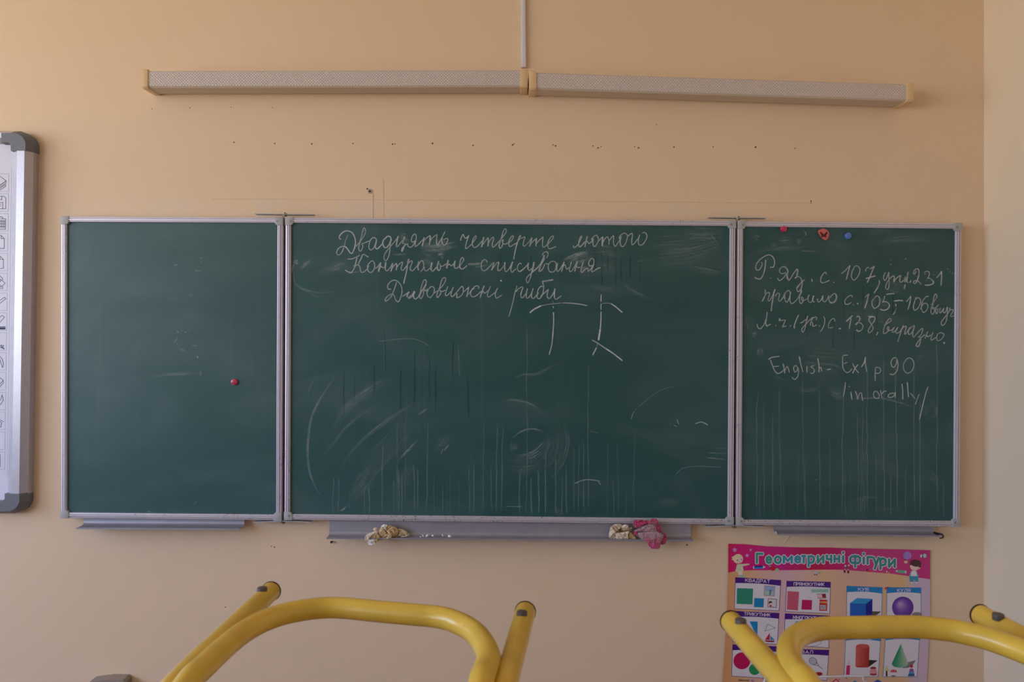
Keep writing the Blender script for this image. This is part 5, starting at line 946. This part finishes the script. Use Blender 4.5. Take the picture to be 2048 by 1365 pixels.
A.poly(cr5, "1222,955 1445,970 1422,1335 1205,1315", (206, 92, 116)); A.poly(cr5, "1502,1125 1698,1133 1690,1320 1490,1315", (198, 6, 96)); A.poly(cr5, "1680,920 2020,918 2018,985 1682,982", (150, 196, 172)); A.poly(cr5, "1785,1010 1965,1005 1975,1100 1810,1105", (226, 190, 196)); A.poly(cr5, "1890,1015 1965,1005 1970,1085 1900,1085", (130, 36, 60)); A.line(cr5, "1785,1015 1900,1012", .8, (90,40,60)); A.line(cr5, "1810,1100 1970,1092", .8, (120,40,60))
A.poly(cr5, "1845,1120 1998,1128 1990,1340 1838,1340", (208, 30, 44)); A.poly(cr5, "1858,1225 1970,1228 1965,1320 1855,1318", (186, 186, 190)); A.line(cr5, "1865,1300 1895,1240 1920,1310 1955,1240", .8, (96, 90, 96)); A.flush()
mb = MB(); quad_text(mb, 'КАЗКИ', cp(cr5, "1855,1155 1990,1158 1988,1192 1853,1190"), .03, PD+.0014, .7); mb.build('lettering', pm((240, 200, 120)), p)
p, A = panel('panel with a blue triangle, set square and sailing boat', one(cr7,262,74), one(cr7,1075,112), one(cr7,1045,678), one(cr7,232,635), 11.2, 'ТРИКУТНИК', cp(cr7, "442,92 915,120 912,170 440,150"), PUR, 1.8)
A.poly(cr7, "538,260 685,265 680,560", (20, 132, 190)); A.line(cr7, "865,310 1010,380 815,440 865,310", 1.1, (130, 176, 160)); A.poly(cr7, "905,470 905,600 820,595", (206, 30, 60)); A.poly(cr7, "915,520 1000,600 915,600", (60, 140, 180)); A.poly(cr7, "805,605 1000,612 975,640 840,635", (140, 20, 40)); A.line(cr7, "805,603 1030,610", .7, (220,210,220)); A.flush()
p, A = panel('panel with a pale blue polygon half hidden by the chair tube', one(cr7,1185,120), one(cr7,1992,160), one(cr7,1980,742), one(cr7,1165,690), 11.4, 'МНОГОКУТНИК', cp(cr7, "1335,158 1900,180 1900,232 1332,218"), PUR, 1.8)
A.poly(cr7, "1385,258 1520,262 1640,380 1560,520 1340,500 1290,380", (90, 170, 190)); A.line(cr7, "1650,712 1760,705 1840,660 1835,620", .7, (120,120,140)); A.flush()
p, A = panel('panel with a crimson circle and a smaller green circle', one(cr7,232,685), one(cr7,1048,720), one(cr7,1032,1312), one(cr7,212,1255), 11, 'КОЛО', cp(cr7, "560,705 740,712 740,765 560,757"), PUR, 1.8)
A.ell(cr7, 398,980,153,154,(196, 8, 88)); A.ell(cr7, 630,1135,102,102,(40, 150, 90)); A.flush()
p, A = panel('panel with a tennis racket and a red oval dish', one(cr7,1160,762), one(cr7,1982,785), one(cr7,1945,1335), one(cr7,1140,1295), 11, 'ОВАЛ', cp(cr7, "1400,785 1690,795 1688,848 1398,838"), PUR, 1.4)
A.ell(cr7, 1692,985,78,66,(96, 96, 104), .55); A.ell(cr7, 1692,985,70,58,(190, 188, 196), .55); A.line(cr7, "1760,1005 1800,1075 1865,1130", 1.0, (80,80,88)); A.line(cr7, "1690,1052 1770,1062 1800,1080", .8, (80,80,88)); A.ell(cr7, 1795,1212,72,28,(190, 36, 44)); A.ell(cr7, 1795,1225,66,24,(150, 26, 36)); A.flush()
p, A = panel('panel with a blue cube and its cast shadow', one(cr6,385,775), one(cr6,1008,800), one(cr8,1050,300), one(cr8,398,290), 12.2, 'КУБ', cp(cr6, "585,805 768,812 768,862 585,855"), BLU, 2.4)
A.poly(cr6, "830,1220 990,1222 880,1310 780,1320", (84, 76, 74)); A.poly(cr6, "440,1075 565,985 835,1000 720,1090", (40, 150, 206)); A.poly(cr6, "440,1075 720,1090 715,1420 440,1400", (12, 96, 196)); A.poly(cr6, "720,1090 835,1000 832,1260 715,1420", (10, 20, 140)); A.flush()
p, A = panel('panel with a purple ball', one(cr6,1092,800), one(cr6,1690,805), one(cr8,1792,300), one(cr8,1142,296), 11.5, 'КУЛЯ', cp(cr6, "1275,825 1502,825 1502,875 1275,875"), BLU, 2.4)
A.ell(cr6, 1620,1275,90,42,(140, 126, 130))
for i in range(9):
    f = i/9; A.ell(cr6, 1370-50*f,1150-60*f,190*(1-f*.93),190*(1-f*.93), (int(96+100*f**1.6), int(46+126*f**1.6), int(150+50*f)))
A.flush()
p, A = panel('panel with a red cylinder, candle and barrel', one(cr8,388,365), one(cr8,1042,378), one(cr8,990,1162), one(cr8,355,1150), 12.8, 'ЦИЛІНДР', cp(cr8, "575,405 905,408 905,462 575,458"), BLU, 2.4)
A.poly(cr8, "815,845 980,855 800,985 600,985", (50, 34, 36))
for i in range(8):
    x0 = 572+i*31.5-(i*0); A.poly(cr8, f"{x0+2},{590+ (12 if i in (0,7) else 0)} {x0+33.5},{590+(12 if i in (0,7) else 0)} {x0+24},{975-(14 if i in (7,) else 0)} {x0-6},{975-(14 if i == 0 else 0)}", (int(214-i*6+(-10 if i < 1 else 0)), int(98-i*8), int(92-i*7)))
A.ell(cr8, 700,590,124,42,(206, 82, 82)); A.ell(cr8, 690,968,120,18,(190, 60, 60))
A.poly(cr8, "402,950 468,945 458,1122 392,1122", (206, 30, 110)); A.line(cr8, "440,945 445,860", .6, (110,100,120)); A.ell(cr8, 900,1065,66,80,(222, 150, 156)); A.ell(cr8, 898,995,56,22,(150, 40, 60)); A.poly(cr8, "835,1100 965,1100 955,1130 842,1130", (150, 40, 60)); A.flush()
p, A = panel('panel with a green cone, lamp, mushroom and toy pyramid', one(cr8,1130,365), one(cr8,1768,365), one(cr8,1712,1162), one(cr8,1078,1160), 12.2, 'КОНУС', cp(cr8, "1290,405 1614,412 1612,472 1288,465"), BLU, 2.4)
A.poly(cr8, "1540,890 1690,850 1640,930 1560,990 1440,1000", (130, 122, 122))
for i in range(8):
    a, b_ = 1240+i*38.75, 1240+(i+1)*38.75; ya = 920+70*math.sqrt(max(0, 1-((a-1395)/155)**2)); yb_ = 920+70*math.sqrt(max(0, 1-((b_-1395)/155)**2))
    A.poly(cr8, f"1415,540 {b_},{yb_} {a},{ya}", (int(40+i*18), int(142+i*7), int(100+i*9)))
A.poly(cr8, "1140,950 1205,1050 1105,1050", (214, 206, 130)); A.poly(cr8, "1135,1050 1160,1050 1165,1150 1130,1150", (60, 40, 40)); A.ell(cr8, 1278,1075,62,50,(206, 50, 70), 0, math.pi, 2*math.pi); A.poly(cr8, "1265,1075 1292,1075 1300,1140 1258,1140", (232, 222, 220)); A.ell(cr8, 1275,1142,48,10,(80, 110, 90)); A.ell(cr8, 1255,1055,8,7,(240,230,230)); A.ell(cr8, 1295,1050,8,7,(240,230,230))
A.ell(cr8, 1610,960,28,34,(196, 20, 70)); A.poly(cr8, "1580,1010 1640,1010 1655,1060 1568,1060", (150, 70, 160)); A.poly(cr8, "1568,1060 1655,1060 1662,1105 1555,1105", (80, 150, 190)); A.poly(cr8, "1555,1105 1662,1105 1668,1150 1542,1150", (50, 90, 150)); A.flush()
# ------------------------------------------------------------------ thin white frame standing by the poster, grey box at the skirting
M_ww = mat('white_tube', (216, 208, 214), .4)
fr = empty('display_stand', at(1630, 1700, .12), 'thin white tubular stand peeking up in front of the poster bottom', 'stand')
fr.location.z = 0; bpy.context.view_layer.update()
a, c = at(1541, 1357, .12), at(1716, 1353.5, .12)
def under(p, z): return Vector((p.x, p.y, z))
m = MB(); m.tube(catmull([under(a, 0)+Vector((-.02, 0, 0)), at(1519, 1400, .12), at(1529, 1364, .12), a, (a+c)/2, c, at(1727, 1361, .12), at(1737, 1400, .12), under(c, 0)+Vector((.03, 0, 0))], 8), .0032, 10)
m.build('tube_frame', M_ww, fr, smooth=True)
m = MB(); k_ = at(1692, 1355, .12); m.tube([k_+Vector((0, -.003, -.003)), k_+Vector((0, -.004, -.003))], .0018, 8); m.build('screw_head', M_dark, fr)
for s_, q_ in ((-.02, a), (.03, c)):
    m = MB(); m.box(q_.x+s_-.006, q_.x+s_+.006, -.30, -.03, 0, .012); m.build('foot', M_ww, fr)
gb = empty('socket_box', at(215, 1400, 0), 'grey box on the wall, only its top edge showing at the bottom left', 'electrical box')
b0, b1 = at(178, 1365.5, .045), at(250, 1361.5, .045)
m = MB(); m.prism([(b0.x, b0.z), (b0.x+.06, b1.z+.001), (b1.x-.008, b1.z), (b1.x, b1.z-.008), (b1.x, b1.z-.1), (b0.x, b1.z-.1)], -.045, 0); m.build('box_body', mat('box_grey', (150, 136, 128), .6), gb)
# ------------------------------------------------------------------ pupils' desk with two upturned chairs
r_ = .0135; HR, HU = -.362, -.351
ZD = .755
M_top = mat('desk_laminate', (132, 100, 70), .4, var=.2, vscale=12); M_leg = mat('desk_grey_steel', (110, 110, 114), .4, .3); M_ply = mat('chair_plywood', (206, 162, 104), .45, var=.25, vscale=9)
dk = empty('school_desk', (.16, -1.545, 0), 'two-seat pupil desk carrying the two upturned yellow chairs', 'desk')
m = MB(); m.box(-.46, .80, -1.80, -1.29, ZD-.02, ZD); m.build('desk_top', M_top, dk, bevel=.003)
for x in (-.42, .76):
    m = MB(); m.tube([(x, -1.77, .012), (x, -1.32, .012)], .012, 12); m.build('foot_rail', M_leg, dk, smooth=False)
    m = MB(); m.tube([(x, -1.545, .012), (x, -1.545, ZD-.02)], .016, 12); m.build('leg', M_leg, dk)
m = MB(); m.box(-.42, .76, -1.56, -1.54, .45, .70); m.build('modesty_panel', M_top, dk)
def straight_then(p0, p1, extra):
    return [p0+(p1-p0)*t for t in (0, .25, .5, .75, 1)]
def chair(label, run, U, glides, scuffs=()):
    """run: two runners as (end px, near px); U: crossbar loop in px; glides: px"""
    ends = [(at_h(*a, HR), at_h(*b_, HR)) for a, b_ in run]
    cxm = sum((e[0].x for e in ends))/2
    t = empty('school_chair', (cxm, -1.60, ZD), label, 'chair', 'yellow tube chairs upturned on the desk')
    fronty = -1.80+.06
    for (e0, e1) in ends:
        dr = (e1-e0).normalized(); p2 = e0+dr*((e0.y-(-1.74))/abs(dr.y)) if True else e1
        path = [e0, e0+(p2-e0)*.3, e0+(p2-e0)*.6, e0+(p2-e0)*.82]
        bend = [p2+Vector((0, -.005, -.006)), p2+Vector((0, -.022, -.03)), p2+Vector((0, -.028, -.07)), Vector((p2.x, -1.755, ZD+.16)), Vector((p2.x, -1.74, ZD+.035)), Vector((p2.x, -1.70, ZD+.03)), Vector((p2.x, -1.50, ZD+.03))]
        m = MB(); m.tube(catmull(path+bend, 6), r_, 28); m.build('side_tube', M_yel, t, smooth=False, autosmooth=True)
        m = MB(); m.tube([e0-dr*.0005, e0-dr*.0025], r_*1.06, 24); m.build('end_plug', mat('end_plug_brown', (62, 40, 34), .6), t, autosmooth=True)
    P = [at_h(x, y, HU) for x, y in U]
    def down(p, x): return [Vector((p.x+(x-p.x)*.5, p.y-.04, p.z-.012)), Vector((x, p.y-.062, p.z-.05)), Vector((x, -1.78+.03, ZD+.17)), Vector((x, -1.73, ZD+.06))]
    L_, R_ = P[0], P[-1]
    path = list(reversed(down(L_, L_.x)))+P+down(R_, R_.x)
    m = MB(); m.tube(catmull(path, 6), r_, 28); m.build('cross_tube', M_yel, t, autosmooth=True)
    for (x, y) in glides:
        g_ = at_h(x, y, HR+r_+.003); m = MB()
        pr_ = [(-.007, .0068), (-.0012, .0070), (.0002, .0067), (.0009, .0058), (.0012, .0040), (.0013, .0004)]
        for (hh, rr_) in pr_:
            for k_ in range(24): m.v.append(g_+Vector((math.cos(k_*math.pi/12)*rr_, math.sin(k_*math.pi/12)*rr_, hh))); m.c.append(0)
        for i_ in range(len(pr_)-1):
            for k_ in range(24): m.f.append((i_*24+k_, i_*24+(k_+1) % 24, (i_+1)*24+(k_+1) % 24, (i_+1)*24+k_))
        m.f.append(tuple(range((len(pr_)-1)*24, len(pr_)*24)))
        m.build('glide', mat('glide_rubber', (84, 74, 76), .45), t, autosmooth=True, bevel=0)
    xs = [e[0].x for e in ends]; x0, x1 = min(xs), max(xs)
    m = MB(); m.box(x0-.005, x1+.005, -1.74, -1.38, ZD+.004, ZD+.016); m.build('seat', M_ply, t, bevel=.004)
    m = MB(); m.box(x0-.005, x1+.005, -1.838, -1.826, ZD-.30, ZD-.14); m.build('backrest', M_ply, t, bevel=.004)
    for x in (x0+.015, x1-.015):
        m = MB(); m.tube(catmull([(x, -1.60, ZD+.024), (x, -1.74, ZD+.024), (x, -1.80, ZD+.02), (x, -1.82, ZD-.03), (x, -1.818, ZD-.28)], 6), .010, 14); m.build('back_tube', M_yel, t, autosmooth=True)
    return t
c_ = lambda pts: [(320+x/2.6256, 1140+y/2.6256) for x, y in pts]
chair('upturned yellow tube chair on the left, legs up before the centre board', [((541.5, 1184), (354, 1365)), ((1050.5, 1225), (1012, 1365))],
      c_([(155,583),(225,515),(300,445),(370,382),(440,328),(505,290),(565,262),(645,235),(730,217),(810,205),(890,200),(960,202),(1025,207),(1130,218),(1250,229),(1350,238),(1440,246),(1505,258),(1560,278),(1615,305),(1660,340),(1692,380),(1712,415),(1725,455),(1722,490),(1708,530),(1687,591)]),
      [(524.2, 1176.5), (1043.8, 1224.3)])
d_ = lambda pts: [(1400+x/3.1605, 1180+y/3.1605) for x, y in pts]
chair('upturned yellow tube chair on the right, crossing in front of the poster', [((1462.5, 1244.5), (1568, 1365)), ((1962, 1231.5), (2100, 1305))],
      d_([(672,585),(625,535),(590,490),(568,445),(563,410),(565,375),(575,340),(597,312),(625,290),(665,270),(710,258),(765,248),(820,243),(950,240),(1120,237),(1300,235),(1380,237),(1450,242),(1525,250),(1600,260),(1700,280),(1800,305),(1920,345),(2048,393),(2200,455),(2330,515)]),
      [(1481.5, 1240), (1996.6, 1229.3)])
